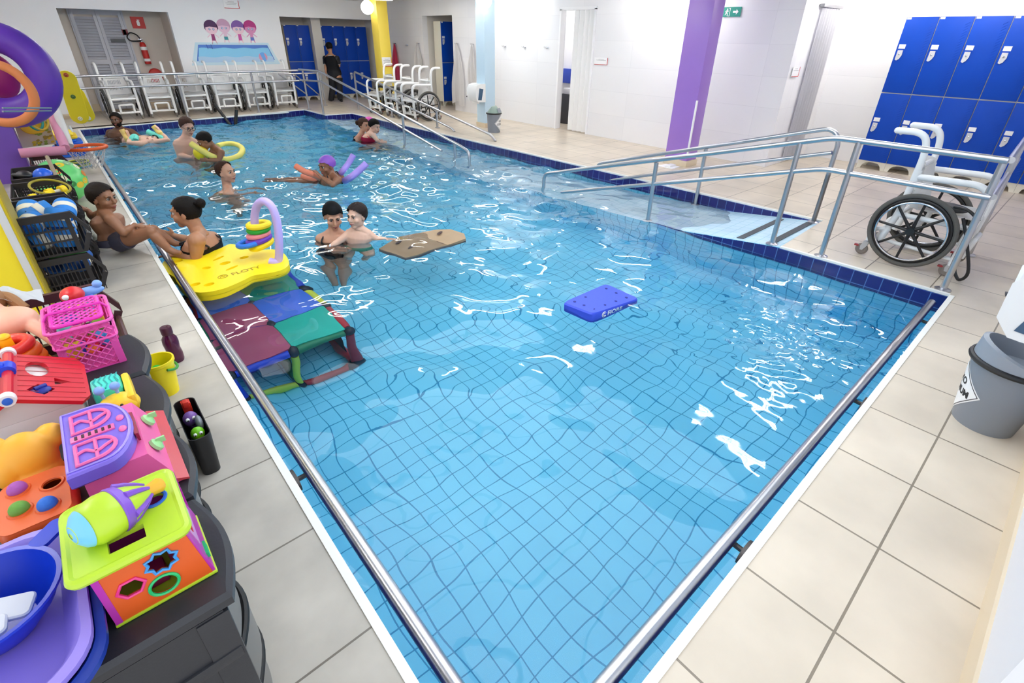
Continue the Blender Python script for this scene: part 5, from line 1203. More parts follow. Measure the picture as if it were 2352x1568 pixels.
b = B(); b.prism(rrect(-.02, 0, .02, .07, .012), -.004, .004, (-.30, 1.165, .738), (.7, -.7, 0), (.7, .7, 0)); obj('handle', b, bb, t, world=True)
b = B()
for (p, q, wd) in (((-.5, 1.10, .745), (-.315, 1.05, .705), .028), ((-.5, 1.03, .735), (-.35, 1.025, .715), .024)):
    p, q = V(p), V(q); u = (q - p); L_ = u.length; u.normalize(); v = V((0, 0, 1)).cross(u); b.prism(rrect(0, -wd, L_, wd, .012), -.006, .006, p, u, v, .003)
tag(obj('white_scoop', b, M('scoop_white', (214, 216, 226), .35)), 'white plastic scoop lying in the deep blue bowl', 'scoop')

# ------------------------------------------------------------------ things in the pool
# submerged play platform of foam bars and padded panels
fcol = dict(r=M('foam_red', (190, 36, 52), .55), g=M('foam_green', (16, 120, 84), .55), b=M('foam_blue', (24, 64, 200), .55), y=M('foam_lemon', (222, 222, 70), .55), k=M('foam_joint', (28, 28, 44), .5), m=M('panel_maroon', (176, 70, 104), .6, var=.06), t=M('panel_teal', (24, 184, 164), .6, var=.06), u=M('panel_blue', (62, 110, 222), .6, var=.06), d=M('panel_green', (20, 150, 124), .6, var=.06))
t = thing('pool_platform', 'submerged platform of coloured panels and foam bars beside the left pool edge', 'platform', (.8, 3.8, -1.02))
gx_, gy_ = (.392, .80, 1.235), (3.29, 3.73, 4.17, 4.61); zt, zb = -.50, -.99
for i in range(2):
    for j in range(3):
        c_ = (('m', 't'), ('m', 'u'), ('u', 'd'))[j][i]
        b = B(); b.box((gx_[i] + (.0 if i == 0 else .002), gy_[j] + (.012 if j == 0 else .002), zt + .004), (gx_[i + 1] - (.02 if i == 1 else .002), gy_[j + 1] - .002, zt + .036), .008); obj('panel', b, fcol[c_], t, world=True)
cyc = 'bgry'
for i in range(3):
    for j in range(4):
        b = B()
        for z in (zt, zb): b.sph((gx_[i], gy_[j], z), .044, 14, 10)
        obj('joint', b, fcol['k'], t, world=True)
        b = B(); b.tube([(gx_[i], gy_[j], zt - .04), (gx_[i], gy_[j], zb + .04)], .033, 12); obj('post', b, fcol['b' if i == 0 else ('y' if i == 1 else 'r')], t, world=True)
for z in (zt, zb):
    for i in range(3):
        for j in range(3):
            c_ = 'ryb'[j] if i == 2 else 'bgr'[(i + j) % 3]
            b = B(); b.tube([(gx_[i], gy_[j] + .04, z), (gx_[i], gy_[j + 1] - .04, z)], .030, 12); obj('bar', b, fcol[c_], t, world=True)
    for j in range(4):
        for i in range(2):
            c_ = (('b', 'g') if z == zt else ('y', 'r'))[i] if j == 0 else 'gb'[(i + j) % 2]
            b = B(); b.tube([(gx_[i] + .04, gy_[j], z), (gx_[i + 1] - .04, gy_[j], z)], .030, 12); obj('bar', b, fcol[c_], t, world=True)
b = B(); b.quad((gx_[2], gy_[0] + .1, zb), (gx_[2], gy_[1], zb), (gx_[2], gy_[1], zt - .02), (gx_[2], gy_[0] + .3, zt - .02)); bmesh.ops.solidify(b.b, geom=b.b.faces[:], thickness=.02); obj('side_panel', b, fcol['u'], t, world=True)
# big yellow floating mat
ymat = M('mat_yellow', (255, 226, 16), .45, bump=.05, bs=150); ydark = M('mat_yellow_print', (222, 190, 20), .5)
t = thing('floating_mat', 'large yellow floating mat with holes and raised lettering at the left pool edge', 'mat', (.75, 4.5, -.13))
mz = -.065
def g2(p): return (p[0], p[1])
out_ = [g2(q) for q in ((0.333,4.902,-0.065), (0.378,5.012,-0.065), (0.443,5.06,-0.065), (0.51,5.11,-0.065), (0.615,5.064,-0.065), (0.741,4.989,-0.065), (0.843,5.031,-0.065), (0.923,5.08,-0.065), (0.967,5.001,-0.065), (0.997,4.878,-0.065), (1.066,4.752,-0.065), (1.184,4.697,-0.065), (1.231,4.549,-0.065), (1.205,4.335,-0.065), (1.149,4.209,-0.065), (1.061,4.165,-0.065), (0.96,4.179,-0.065), (0.864,4.203,-0.065), (0.792,4.164,-0.065), (0.709,4.127,-0.065), (0.622,4.097,-0.065), (0.517,4.106,-0.065), (0.439,4.161,-0.065), (0.387,4.272,-0.065), (0.367,4.43,-0.065), (0.372,4.553,-0.065), (0.353,4.656,-0.065), (0.323,4.77,-0.065))]
out_ = [(p.x, p.y) for p in bez([V((*p, 0)) for p in out_ + [out_[0]]], 3)[:-1]]
def ell(c, rx, ry, n=18, a=0.): return [(c[0] + rx * math.cos(q) * math.cos(a) - ry * math.sin(q) * math.sin(a), c[1] + rx * math.cos(q) * math.sin(a) + ry * math.sin(q) * math.cos(a)) for q in [2 * PI * k / n for k in range(n)]]
if sum(out_[i - 1][0] * out_[i][1] - out_[i][0] * out_[i - 1][1] for i in range(len(out_))) < 0: out_ = out_[::-1]
holes_ = [ell(g2(p), rx, ry, 18, a) for p, rx, ry, a in (((0.462,4.931,-0.065), .04, .035, 0), ((0.411,4.851,-0.065), .03, .025, 0), ((0.749,4.772,-0.065), .06, .018, .55), ((0.764,4.622,-0.065), .045, .035, .2), ((0.928,4.651,-0.065), .038, .032, .0), ((0.615,4.612,-0.065), .035, .03, -.5), ((0.78,4.476,-0.065), .06, .018, .45), ((0.466,4.317,-0.065), .04, .03, .2), ((0.55,4.248,-0.065), .04, .03, .2))]
holed(out_, holes_, -.075, 0, (0, 0, mz), (1, 0, 0), (0, 1, 0), ymat, 'foam', t)
b = B(); b.prism(out_, -.04, -.036, (0, 0, mz), bev=0); obj('hole_floor', b, M('mat_yellow_hole', (226, 196, 20), .5), t, world=True)
b = B(); LP, LQ = V((0.719,4.31,-0.065)), V((0.935,4.326,-0.065)); lu = (LQ - LP).normalized(); lv = V((0, 0, 1)).cross(lu)
text(b, 'FLOTY', .078, LP + lu * .02, lu, lv, .001, bold=.002)
b.tube([LP + lu * (.035 * math.cos(q) - .045) + lv * (.03 * math.sin(q) + .028) + V((0, 0, .001)) for q in [2 * PI * k / 24 for k in range(24)]], .004, 5, closed=True)
b.tube(bez([LP + lu * x + lv * y + V((0, 0, .001)) for x, y in ((-.065, .02), (-.05, .04), (-.04, .02), (-.025, .036))], 4), .003, 5)
obj('lettering', b, M('mat_print', (170, 140, 20), .6), t, world=True)
# lilac noodle arch and the ring stack on it
lilac = M('noodle_lilac', (196, 176, 240), .6, bump=.08, bs=140)
t = thing('pool_noodle', 'lilac foam noodle bent into an arch on the yellow mat', 'noodle', (1.088,4.407,-0.065))
b = B(); b.tube(bez([(1.068,4.397,-0.057), (1.101,4.368,-0.064), (1.133,4.365,-0.047), (1.159,4.342,0.1), (1.182,4.348,0.271), (1.177,4.366,0.408), (1.144,4.423,0.461), (1.103,4.5,0.42), (1.072,4.555,0.317), (1.054,4.571,0.199), (1.044,4.58,0.089)], 6), .033, 16); obj('foam', b, lilac, t, world=True)
b = B(); d = (V((1.068,4.397,-0.057)) - V((1.101,4.368,-0.064))).normalized(); b.cyl(V((1.068,4.397,-0.057)) + d * .0002, V((1.068,4.397,-0.057)) + d * .001, .013, n=14); obj('core_hole', b, M('noodle_core', (110, 96, 150), .7), t, world=True)
for lab, px_, c_, R_, r_, ax in (('yellow foam ring at the bottom of the stack on the arch', (1.07,4.557,0.057), (250, 220, 20), .088, .026, (-.25, .1, 1)), ('purple foam ring second from the bottom of the stack', (1.063,4.563,0.102), (110, 60, 190), .088, .026, (-.2, .1, 1)), ('pink foam ring in the middle of the stack', (1.068,4.559,0.147), (244, 140, 150), .08, .024, (-.12, .1, 1)), ('green foam ring second from the top of the stack', (1.076,4.551,0.195), (30, 160, 50), .078, .022, (-.05, .0, 1)), ('yellow foam ring on top of the stack', (1.083,4.545,0.235), (255, 226, 40), .078, .026, (0, .05, 1)), ('blue foam ring lying on the mat beside the stack', (0.976,4.561,0.087), (40, 120, 226), .088, .022, (-.1, .1, 1))):
    b = B(); b.torus(px_, R_, r_, ax, 40, 10); tag(obj('foam_ring', b, M('foamring%d%d' % (c_[0], c_[2]), c_, .55)), lab, 'ring', 'foam rings around the lilac arch')
# brown float board
brown = M('board_brown', (160, 134, 104), .6, var=.05)
t = thing('float_board', 'brown foam board floating just under the surface beside the small boy', 'board', (2.5, 4.4, -.13))
bo = [V(q) for q in ((2.04,4.273,-0.15), (2.192,4.331,-0.15), (2.348,4.411,-0.145), (2.549,4.415,-0.14), (2.748,4.34,-0.12), (2.875,4.237,-0.115), (2.9,4.026,-0.11), (2.829,3.901,-0.11), (2.655,3.885,-0.115), (2.45,3.89,-0.13), (2.242,3.876,-0.14), (2.12,3.897,-0.15), (2.099,3.997,-0.15))]
b = B(); b.loft([[p - V((0, 0, .006)) for p in bo], [p - V((0, 0, .03)) for p in bo]]); obj('foam', b, brown, t, world=True)
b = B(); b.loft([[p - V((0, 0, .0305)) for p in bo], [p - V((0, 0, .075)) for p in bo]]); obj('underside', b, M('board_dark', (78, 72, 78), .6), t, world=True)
b = B()
for p in ((2.254,4.256,-0.138), (2.285,4.065,-0.138), (2.709,4.198,-0.115)): b.prism(ell((0, 0), .05, .02, 14, .5), 0, .004, p)
obj('hand_slot', b, M('board_slot', (70, 52, 52), .7), t, world=True)
# blue float board with printed name
bfo = M('board_blue', (62, 84, 216), .6, bump=.12, bs=160)
a_, d_, c_, e_ = (V((2.51,2.239,-0.07)), V((2.551,1.966,-0.07)), V((3.079,1.926,-0.1)), V((3.028,2.233,-0.065)))
t = thing('float_board', 'blue perforated foam board with white lettering floating in the middle of the pool', 'board', a_)
b = B(); nn = (d_ - a_).cross(e_ - a_).normalized(); nn = nn if nn.z > 0 else -nn
cen = (a_ + c_ + d_ + e_) / 4
def corner(P, k=.12, n=4):
    o = []
    for i in range(4):
        p, q, s = P[i - 1], P[i], P[(i + 1) % 4]; a1, a2 = q + (p - q) * k, q + (s - q) * k
        o += [a1 * (1 - x) ** 2 + q * 2 * x * (1 - x) + a2 * x * x for x in [j / n for j in range(n + 1)]]
    return o
ro = corner([a_, d_, c_, e_])
b.loft([[cen + (p - cen) * .96 for p in ro], [p - nn * .012 for p in ro], [p - nn * .092 for p in ro], [cen + (p - cen) * .96 - nn * .102 for p in ro]]); obj('foam', b, bfo, t, world=True)
for i in range(3):
    for j in range(4):
        u, v = .2 + i * .3, .14 + j * .235; p = (a_ * (1 - u) + d_ * u) * (1 - v) + (e_ * (1 - u) + c_ * u) * v
        b = B(); b.tube([p - nn * .002, p + nn * .003], .012, 12); obj('hole', b, M('board_hole', (26, 36, 120), .7), t, world=True)
b = B(); lu = (c_ - d_).normalized(); lp = d_ + lu * .10; ln = (lu.cross(nn)); ln = ln if ln.dot(cen - d_) < 0 else -ln
text(b, 'FIORE', .062, lp + lu * .058 - nn * .058 + ln * .003, lu, nn, .0, bold=.002)
b.tube([lp + lu * (.022 * math.cos(q) + .022) - nn * .036 + nn * .022 * math.sin(q) + ln * .003 for q in [.6 + 5.2 * k / 20 for k in range(21)]], .003, 5); b.tube([lp + lu * (.011 * math.cos(q) + .022) - nn * .036 + nn * .011 * math.sin(q) + ln * .003 for q in [.6 + 5.2 * k / 14 for k in range(15)]], .003, 5)
obj('lettering', b, paper, t, world=True)
# noodles held by the swimmers
def noodle(lab, pts, col, r=.033, grp='foam noodles in the far half of the pool'):
    t = thing('pool_noodle', lab, 'noodle', pts[0], 0, grp); P = bez(pts, 6)
    b = B(); b.tube(P, r, 14); obj('foam', b, col, t, world=True)
    b = B(); d = (P[0] - P[1]).normalized(); b.cyl(P[0] + d * .0005, P[0] + d * .0015, r * .36, n=12); obj('core_hole', b, M('noodle_core'), t, world=True)
ny = M('noodle_yellow', (246, 232, 120), .6); nor = M('noodle_orange', (240, 140, 110), .6); npu = M('noodle_purple', (176, 150, 232), .6); nte = M('noodle_teal', (110, 220, 205), .6); nye = M('noodle_straw', (236, 206, 120), .6)
noodle('yellow noodle looped round the boy bending over the ball', [(1.534,9.275,0.172), (1.625,9.166,0.08), (1.758,9.114,-0.028), (1.953,9.214,-0.11), (2.171,9.326,-0.1), (2.391,9.89,-0.1), (2.416,10.425,-0.1), (2.262,10.538,-0.1), (2.127,10.431,-0.1)], ny, .045)
noodle('orange noodle pointing up left held by the swimmer with the purple cap', [(2.294,7,0.135), (2.365,6.896,0.069), (2.448,6.795,0.029), (2.678,7.079,-0.14)], nor, .04)
noodle('orange noodle lying on the water under the hands of the swimmer with the purple cap', [(2.491,7.369,-0.1), (2.53,7.168,-0.11), (2.663,7.097,-0.16)], nor, .04)
noodle('purple noodle pointing up behind the swimmer with the purple cap', [(3.02,6.751,0.236), (2.931,6.763,0.121), (2.825,6.791,0.01), (2.991,7.364,-0.2)], npu, .04)
noodle('purple noodle in front of the other purple one, right of the purple cap', [(3.055,6.45,0.165), (2.948,6.478,0.081), (2.832,6.557,-0.023), (2.887,7.058,-0.2)], npu, .045)
noodle('straw yellow noodle upright at the left arm of the floating swimmer', [(0.931,11.843,0.113), (0.95,11.826,0.03), (0.969,11.809,-0.077), (1.009,12.192,-0.2)], nye, .045)
noodle('straw yellow noodle held up by the right hand of the floating swimmer', [(1.409,11.681,0.152), (1.445,11.649,0.076), (1.484,11.573,-0.011), (1.586,12.222,-0.2)], nye, .045)
noodle('teal noodle curling round the left arm of the floating swimmer', [(1.018,11.912,-0.16), (1.006,11.64,-0.057), (1.051,11.64,0.007), (1.093,11.629,-0.003), (1.068,11.585,-0.048)], nte, .04)
noodle('teal noodle lying under the right arm of the floating swimmer', [(1.298,11.714,0.058), (1.38,11.64,-0.002), (1.477,11.526,-0.059), (1.594,12.1,-0.2)], nte, .05)
b = B(); b.sph((1.634,9.28,0.014), .11, 22, 14); tag(obj('yellow_ball', b, M('ball_yellow', (248, 226, 30), .35)), 'yellow ball held against the chest by the boy with the yellow noodle', 'ball')
# black ladder handles at the far edge
for i, pts in enumerate(([(2.9, 13.5, .28), (3.16, 13.25, -.35)], [(3.284,13.3,0.144), (3.183,13.3,-0.208)])):
    if i == 0: t = thing('pool_ladder', 'black foam covered ladder rails standing at the far pool edge', 'ladder', pts[0])
    b = B(); b.tube([V(p) for p in pts], .035, 10); obj('rail', b, black, t, world=True)
b = B(); b.box((.6, 13.05, -.02), (4.85, 13.2, .0), .004); o = obj('trim_far_gutter', b, M('gutter_white', (226, 230, 232), .4)); o['kind'] = 'structure'
o.location = (0, .22, .0)
o.rotation_euler = (0, 0, .028)
for i, p in enumerate(((2.15, 13.31, -.1), )):
    b = B(); b.lathe([(0, 0), (.09, 0), (.09, .02), (.05, .03), (0, .03)], p, 20, (0, -1, 0)); tag(obj('pool_inlet', b, M('inlet_white', (210, 220, 226), .4)), 'round white inlet fitting on the far pool wall', 'fitting')

# ------------------------------------------------------------------ people
FW = V((math.sin(YAW), math.cos(YAW), 0)); RT = V((math.cos(YAW), -math.sin(YAW), 0)); UP = V((0, 0, 1))
def skin(n, c): return M('skin_' + n, c, .42, sss=.06, spec=.4)
eyew = M('eye_white', (196, 186, 180), .3); iris = M('iris_dark', (40, 26, 20), .15)
def hframe(F, pitch=0., tilt=0.):
    f = V(F); f.z = 0; f.normalize(); f = (f * math.cos(pitch) - UP * math.sin(pitch)).normalized()
    r = f.cross(UP).normalized(); u = r.cross(f).normalized()
    q = Matrix.Rotation(tilt, 3, f); return q @ r, f, q @ u
def fingers(b, w_, e, k=1.0, curl=.5, side=None, thumb=1):
    """palm with four unequal curled fingers and a thumb leaving its side"""
    d = V(e).normalized(); s = V(side).normalized() if side is not None else frame(d)[0]
    s = (s - d * s.dot(d)).normalized(); n = d.cross(s)
    Rm = Matrix((s, n, d)).transposed()
    b.sph(w_ + d * .045 * k, (.038 * k, .015 * k, .052 * k), 14, 10, Rm)
    for i, L in enumerate((.062, .072, .068, .052)):
        p = w_ + d * .088 * k + s * (.028 - .0185 * i) * k; a = curl; dd_ = d; pts = [p - d * .02 * k]
        for j in range(3):
            pts.append(pts[-1] + dd_ * (L * k * (.45, .32, .23)[j] + (.02 * k if j == 0 else 0))); dd_ = (dd_ * math.cos(a) + n * math.sin(a))
        b.tube(pts, [.0088 * k, .0085 * k, .008 * k, .0065 * k], 8); b.sph(pts[-1], .0068 * k, 8, 6)
    td = (d * .75 + s * .75 * thumb + n * .3).normalized(); p = w_ + d * .02 * k + s * .03 * k * thumb
    b.tube([p, p + td * .03 * k, p + (td + d * .6).normalized() * .062 * k], [.011 * k, .0095 * k, .0075 * k], 8)
def hairshell(name, c, fr, k, m, par, kind, grow=1.07):
    r, f, u = fr; Rm = Matrix((r, f, u)).transposed(); cc = c + (u * .03 - f * .012) * k
    rad = V((.077, .100, .090)) * k * grow
    b = B(); b.sph((0, 0, 0), (1, 1, 1), 44, 30)
    def keep(p):
        x, y, z = p
        if kind == 'cap': thr = -.42 if y < -.1 else (-.42 + (y + .1) / .75 * .86 if y < .65 else .44)
        elif kind == 'recede': thr = -.8 if y < -.25 else (-.8 + (y + .25) / .45 * .9 if y < .2 else .1 + (y - .2) * 2.6)
        elif kind == 'back': thr = -.75 if y < .0 else (-.75 + y / .6 * 1.25 if y < .6 else .5)
        else: thr = -.72 if y < -.2 else (-.72 + (y + .2) / .45 * .72 if y < .25 else (y - .25) / .45 * .5)
        return z > thr
    bmesh.ops.delete(b.b, geom=[q for q in b.b.faces if not keep(q.calc_center_median())], context='FACES')
    for q in b.b.verts:
        n_ = 0 if kind == 'cap' else .035 * noise.noise(q.co * 5 + c) + .02 * noise.noise(q.co * 16 + c) + (.03 if q.co.z > .3 else 0)
        q.co = cc + Rm @ V((q.co.x * rad.x * (1 + n_), q.co.y * rad.y * (1 + n_), q.co.z * rad.z * (1 + n_)))
    bmesh.ops.recalc_face_normals(b.b, faces=b.b.faces)
    bmesh.ops.solidify(b.b, geom=b.b.faces[:], thickness=.008 * k)
    return obj(name, b, m, par, world=True, smooth=60)
def headparts(b, c, fr, k, fem=False):
    r, f, u = fr; Rm = Matrix((r, f, u)).transposed()
    def P(x, y, z): return c + (r * x + f * y + u * z) * k
    def S(p, rad): b.sph(P(*p), V(rad) * k, 18, 12, Rm)
    j = .9 if fem else 1
    S((0, -.012, .03), (.077, .100, .090)); S((0, .030, -.03), (.067 * j, .066, .076)); S((0, .014, -.066), (.063 * j, .056, .042)); S((0, .064, -.094), (.032 * j, .026, .022))
    for s in (-1, 1):
        S((s * .040, .066, -.026), (.027, .024, .025)); S((s * .079, -.004, -.010), (.010, .018, .031)); S((s * .030, .084, .034), (.026, .014, .010)); S((s * .010, .104, -.028), (.008, .010, .007))
    b.tube([P(0, .086, .03), P(0, .098, .004), P(0, .113, -.022)], [.011 * k, .011 * k, .0115 * k], 10); S((0, .112, -.025), (.0115, .012, .0105))
    S((0, .092, -.057), (.024, .012, .0085)); S((0, .089, -.069), (.020, .012, .0085))
def faceparts(t, c, fr, k, lip, brow, smile=0.):
    r, f, u = fr
    def P(x, y, z): return c + (r * x + f * y + u * z) * k
    for s in (-1, 1):
        b = B(); b.sph(P(s * .031, .0815, .010), .0125 * k, 14, 10); e = obj('eye', b, eyew, t, world=True)
        b = B(); b.sph(P(s * .031, .0885, .0095), .0082 * k, 10, 8); obj('iris', b, iris, t, world=True)
        b = B(); b.tube([P(s * .014, .0985, .030), P(s * .032, .0985, .037), P(s * .050, .083, .032)], [.0034 * k, .004 * k, .002 * k], 6); obj('eyebrow', b, brow, t, world=True)
        b = B(); b.tube([P(s * .018, .0925, .0135), P(s * .031, .0945, .0205), P(s * .045, .0865, .0135)], .0022 * k, 6); obj('eyelid', b, brow, t, world=True)
    b = B(); b.tube([P(-.024, .088, -.060 + smile), P(-.010, .1035, -.0555), P(0, .105, -.0575), P(.010, .1035, -.0555), P(.024, .088, -.060 + smile)], [.002 * k, .0045 * k, .005 * k, .0045 * k, .002 * k], 8)
    b.tube([P(-.022, .088, -.063 + smile), P(0, .1015, -.070), P(.022, .088, -.063 + smile)], [.002 * k, .0055 * k, .002 * k], 8); obj('lips', b, lip, t, world=True)
def ring_(c, lat, nrm, hw, hd, n=22): return [c + lat * (hw * math.cos(2 * PI * i / n)) + nrm * (hd * math.sin(2 * PI * i / n) * (1.0 if math.sin(2 * PI * i / n) > 0 else .9)) for i in range(n)]
def person(lab, head, F, sh, lat, hip, arms, legs, sk, k=1.0, hk=1.0, pitch=0., tilt=0., girth=1.0, vox=.0075, fem=False, hair=None, lipc=(150, 80, 76), browc=(40, 28, 24), hands=True, smile=0., feet=True):
    head, sh, hip = V(head), V(sh), V(hip); lat = V(lat).normalized()
    t = thing('person', lab, 'person', hip); fr = hframe(F, pitch, tilt); b = B()
    sp = (sh - hip); L = sp.length; a = sp.normalized(); nrm = lat.cross(a).normalized(); lat = a.cross(nrm).normalized()
    t['_'] = 0; del t['_']
    tors = ((-.10, .085, .075), (-.02, .155, .105), (.18, .158, .110), (.42, .132, .098), (.68, .160, .112), (.88, .176, .104), (1.0, .150, .078), (1.07, .085, .06))
    rings = [ring_(hip + sp * q, lat, nrm, hw * k * girth, hd * k * girth) for q, hw, hd in tors]
    b.loft(rings)
    nb_ = head - (fr[2] * .05 + fr[1] * .02) * hk
    b.tube([sh + a * .02, sh.lerp(nb_, .55), nb_], [.064 * k, .052 * k, .055 * hk], 14)
    headparts(b, head, fr, hk, fem)
    for (s0, el, wr, hd_, sd, th) in arms:
        s0, el, wr = V(s0), V(el), V(wr)
        b.tube([sh.lerp(nb_, .35), sh.lerp(s0, .5) + a * .025, s0 + a * .005], [.055 * k, .052 * k, .05 * k * girth], 12); b.sph(s0, .056 * k * girth, 14, 10); b.tube([s0, s0.lerp(el, .45), el, el.lerp(wr, .35), wr], [.052 * k * girth, .047 * k * girth, .038 * k, .039 * k, .026 * k], 12); b.sph(el, .038 * k, 12, 8); b.sph(wr, .027 * k, 10, 8)
        if hands and hd_ is not None: fingers(b, wr, hd_, k * (.95 if k < 1 else 1), .45, sd, th)
    for lg in legs:
        h0, kn, an, toe = [V(q) for q in lg]
        b.sph(h0, .085 * k, 14, 10); b.tube([h0, h0.lerp(kn, .5), kn, kn.lerp(an, .3), an], [.083 * k, .072 * k, .054 * k, .054 * k, .036 * k], 14); b.sph(kn, .055 * k, 12, 8)
        if feet: b.tube([an, an.lerp(toe, .5) - UP * .01, toe], [.037 * k, .034 * k, .024 * k], 12); b.sph(toe, .026 * k, 10, 8)
    t['label'] = lab
    body = blobify(b, 'body', sk, t, vox, 5, .5)
    faceparts(t, head, fr, hk, M('lips%d' % lipc[0], lipc, .4), M('brow%d' % browc[0], browc, .7), smile)
    if hair: hairshell('swim_cap' if hair[0] == 'cap' else 'hair', head, fr, hk, hair[1], t, hair[0], hair[2] if len(hair) > 2 else 1.07)
    return t, fr, (hip, sh, lat, nrm, sp)
def suit(t, fr4, m, k, girth=1.0, lo=-.12, hi=.80, straps=True, name='swimsuit', grow=.010):
    hip, sh, lat, nrm, sp = fr4
    prof = [(-.10, .085, .075), (-.02, .155, .105), (.18, .158, .110), (.42, .132, .098), (.68, .160, .112), (.88, .176, .104), (1.0, .160, .082), (1.07, .088, .062)]
    def at(q):
        for (q0, a0, b0), (q1, a1, b1) in zip(prof, prof[1:]):
            if q <= q1 or q1 == prof[-1][0]:
                x = max(0, min(1, (q - q0) / (q1 - q0))); return a0 + (a1 - a0) * x, b0 + (b1 - b0) * x
    b = B(); qs = [lo + (hi - lo) * i / 8 for i in range(9)]
    b.loft([ring_(hip + sp * q, lat, nrm, at(q)[0] * k * girth + grow, at(q)[1] * k * girth + grow) for q in qs], cap=False); bmesh.ops.solidify(b.b, geom=b.b.faces[:], thickness=.003)
    if straps:
        top = hip + sp * hi; A1, B1 = at(hi)
        for s in (-1, 1):
            x = lat * s * .09 * k * girth
            b.tube(bez([top + x + nrm * (B1 * k * girth * .92), hip + sp * .97 + x + nrm * .088 * k * girth, hip + sp * 1.035 + x * .95 + nrm * .0, hip + sp * .97 + x * .9 - nrm * .084 * k * girth, top + x * .8 - nrm * (B1 * k * girth * .85)], 5), .009, 8)
    return obj(name, b, m, t, world=True)
def trunks(t, fr4, legs, m, k, L=.35, q1=.22, name='swim_trunks'):
    hip, sh, lat, nrm, sp = fr4; b = B()
    b.loft([ring_(hip + sp * q, lat, nrm, w_ * k + .007, d_ * k + .007) for q, w_, d_ in ((-.10, .10, .085), (-.02, .155, .105), (.1, .157, .108), (q1, .158, .110))])
    for h0, kn, an, toe in legs:
        h0, kn = V(h0), V(kn); b.tube([h0, h0.lerp(kn, L)], [.090 * k, .086 * k], 18)
    return obj(name, b, m, t, world=True)
sk_dark = skin('brown', (104, 70, 52)); sk_mid = skin('tan', (178, 128, 98)); sk_light = skin('light', (206, 156, 130)); sk_pale = skin('pale', (222, 180, 158)); sk_olive = skin('olive', (150, 104, 78))
hblack = M('hair_black', (18, 13, 13), .6, spec=.2, bump=.4, bs=200); hbrown = M('hair_brown', (62, 38, 28), .6, spec=.2, bump=.4, bs=200); hdark = M('hair_dark_brown', (34, 24, 21), .6, spec=.2, bump=.4, bs=200)
capk = M('cap_black', (12, 12, 15), .7, spec=.15); capp = M('cap_purple', (140, 84, 190), .45); capm = M('cap_pink', (222, 84, 180), .45); suitk = M('suit_black', (20, 20, 28), .55)
def dropleg(hip, lat, k, fw_, bendk=.25):
    hip = V(hip); lat = V(lat); fw_ = V(fw_); o = []
    for s in (-1, 1):
        h0 = hip + lat * s * .085 * k; kn = h0 + fw_ * bendk * k + UP * -.38 * k; an = kn - fw_ * .12 * k - UP * .36 * k
        o.append((h0, kn, an, an + fw_ * .16 * k - UP * .03))
    return o

# boy sitting on the pool edge
lg = [((0.115,5.226,0.105), (0.351,5.001,0.209), (0.429,4.944,0.046), (0.491,4.901,0.015)), ((0.148,5.345,0.086), (0.386,5.185,0.166), (0.485,5.149,0.043), (0.535,5.131,0.015))]
t, fr, bd = person('young boy in dark swim trunks sitting on the left pool edge', (0.132,5.305,0.468), RT * .95 - FW * .12, (0.104,5.331,0.309), FW, (0.102,5.306,0.081), [((0.131,5.145,0.325), (0.172,5.068,0.224), (0.265,5.105,0.258), RT * 1 + UP * -.1, FW, 1), ((0.086,5.441,0.296), (0.021,5.594,0.258), (0.009,5.591,0.309), RT * -.8 + UP * .5, FW, 1)], lg, sk_olive, .86, .93, pitch=.1, vox=.006, girth=1.06, hair=('short', M('hair_boy', (28, 18, 15), .6, spec=.2, bump=.4, bs=200), 1.13))
trunks(t, bd, lg, M('trunks_slate', (62, 60, 78), .6), .96, .30)
b = B(); w_ = V((0.254,5.108,0.251)); b.torus(w_, .026, .008, RT, 24, 6); obj('wristband', b, paper, t, world=True)
# woman with the bun
t, fr, bd = person('woman with dark hair bun and black swimsuit facing the sitting boy', (0.663,5.148,0.277), -RT * .97 - FW * .2, (0.712,5.104,0.031), -FW, (0.659,5.152,-0.471), [((0.646,4.908,0.088), (0.596,4.913,-0.083), (0.479,5.045,-0.044), -RT + UP * -.1, FW, 1), ((0.763,5.314,-0.03), (0.645,5.434,-0.068), (0.56,5.443,-0.011), -RT + UP * .25, UP, 1)], dropleg((0.659,5.152,-0.471), FW, 1, -RT * .6), sk_mid, 1.15, 1.12, girth=1.15, vox=.007, fem=True, hair=('back', hblack, 1.1), pitch=.05)
suit(t, bd, suitk, 1.15, 1.15, hi=.92)
b = B(); b.sph(V((0.776,5.047,0.368)), (.042, .042, .042), 18, 12); b.torus(V((0.763,5.058,0.352)), .032, .016, (.4, .3, .6), 24, 8); b.sph(V((0.726,5.092,0.311)), .05, 16, 10); obj('hair_bun', b, hblack, t, world=True)
# woman with black cap
t, fr, bd = person('woman with black swim cap and black swimsuit holding a small boy in the water', (1.839,4.786,0.097), -FW * .88 + RT * .42, (1.823,4.8,-0.121), RT, (1.794,4.826,-0.574), [((1.719,4.893,-0.152), (1.668,4.899,-0.328), (1.734,4.611,-0.262), RT + UP * .05, UP, 1), ((1.948,4.755,-0.151), (2.001,4.707,-0.364), (1.82,4.533,-0.307), -RT - FW * .3, UP, -1)], dropleg((1.791,4.829,-0.6), RT, 1, -FW * .6 + RT * .2, .45), sk_light, 1.02, 1.07, pitch=.3, girth=1.05, vox=.007, fem=True, hair=('cap', capk, 1.09))
suit(t, bd, suitk, 1.02, 1.05, hi=.9)
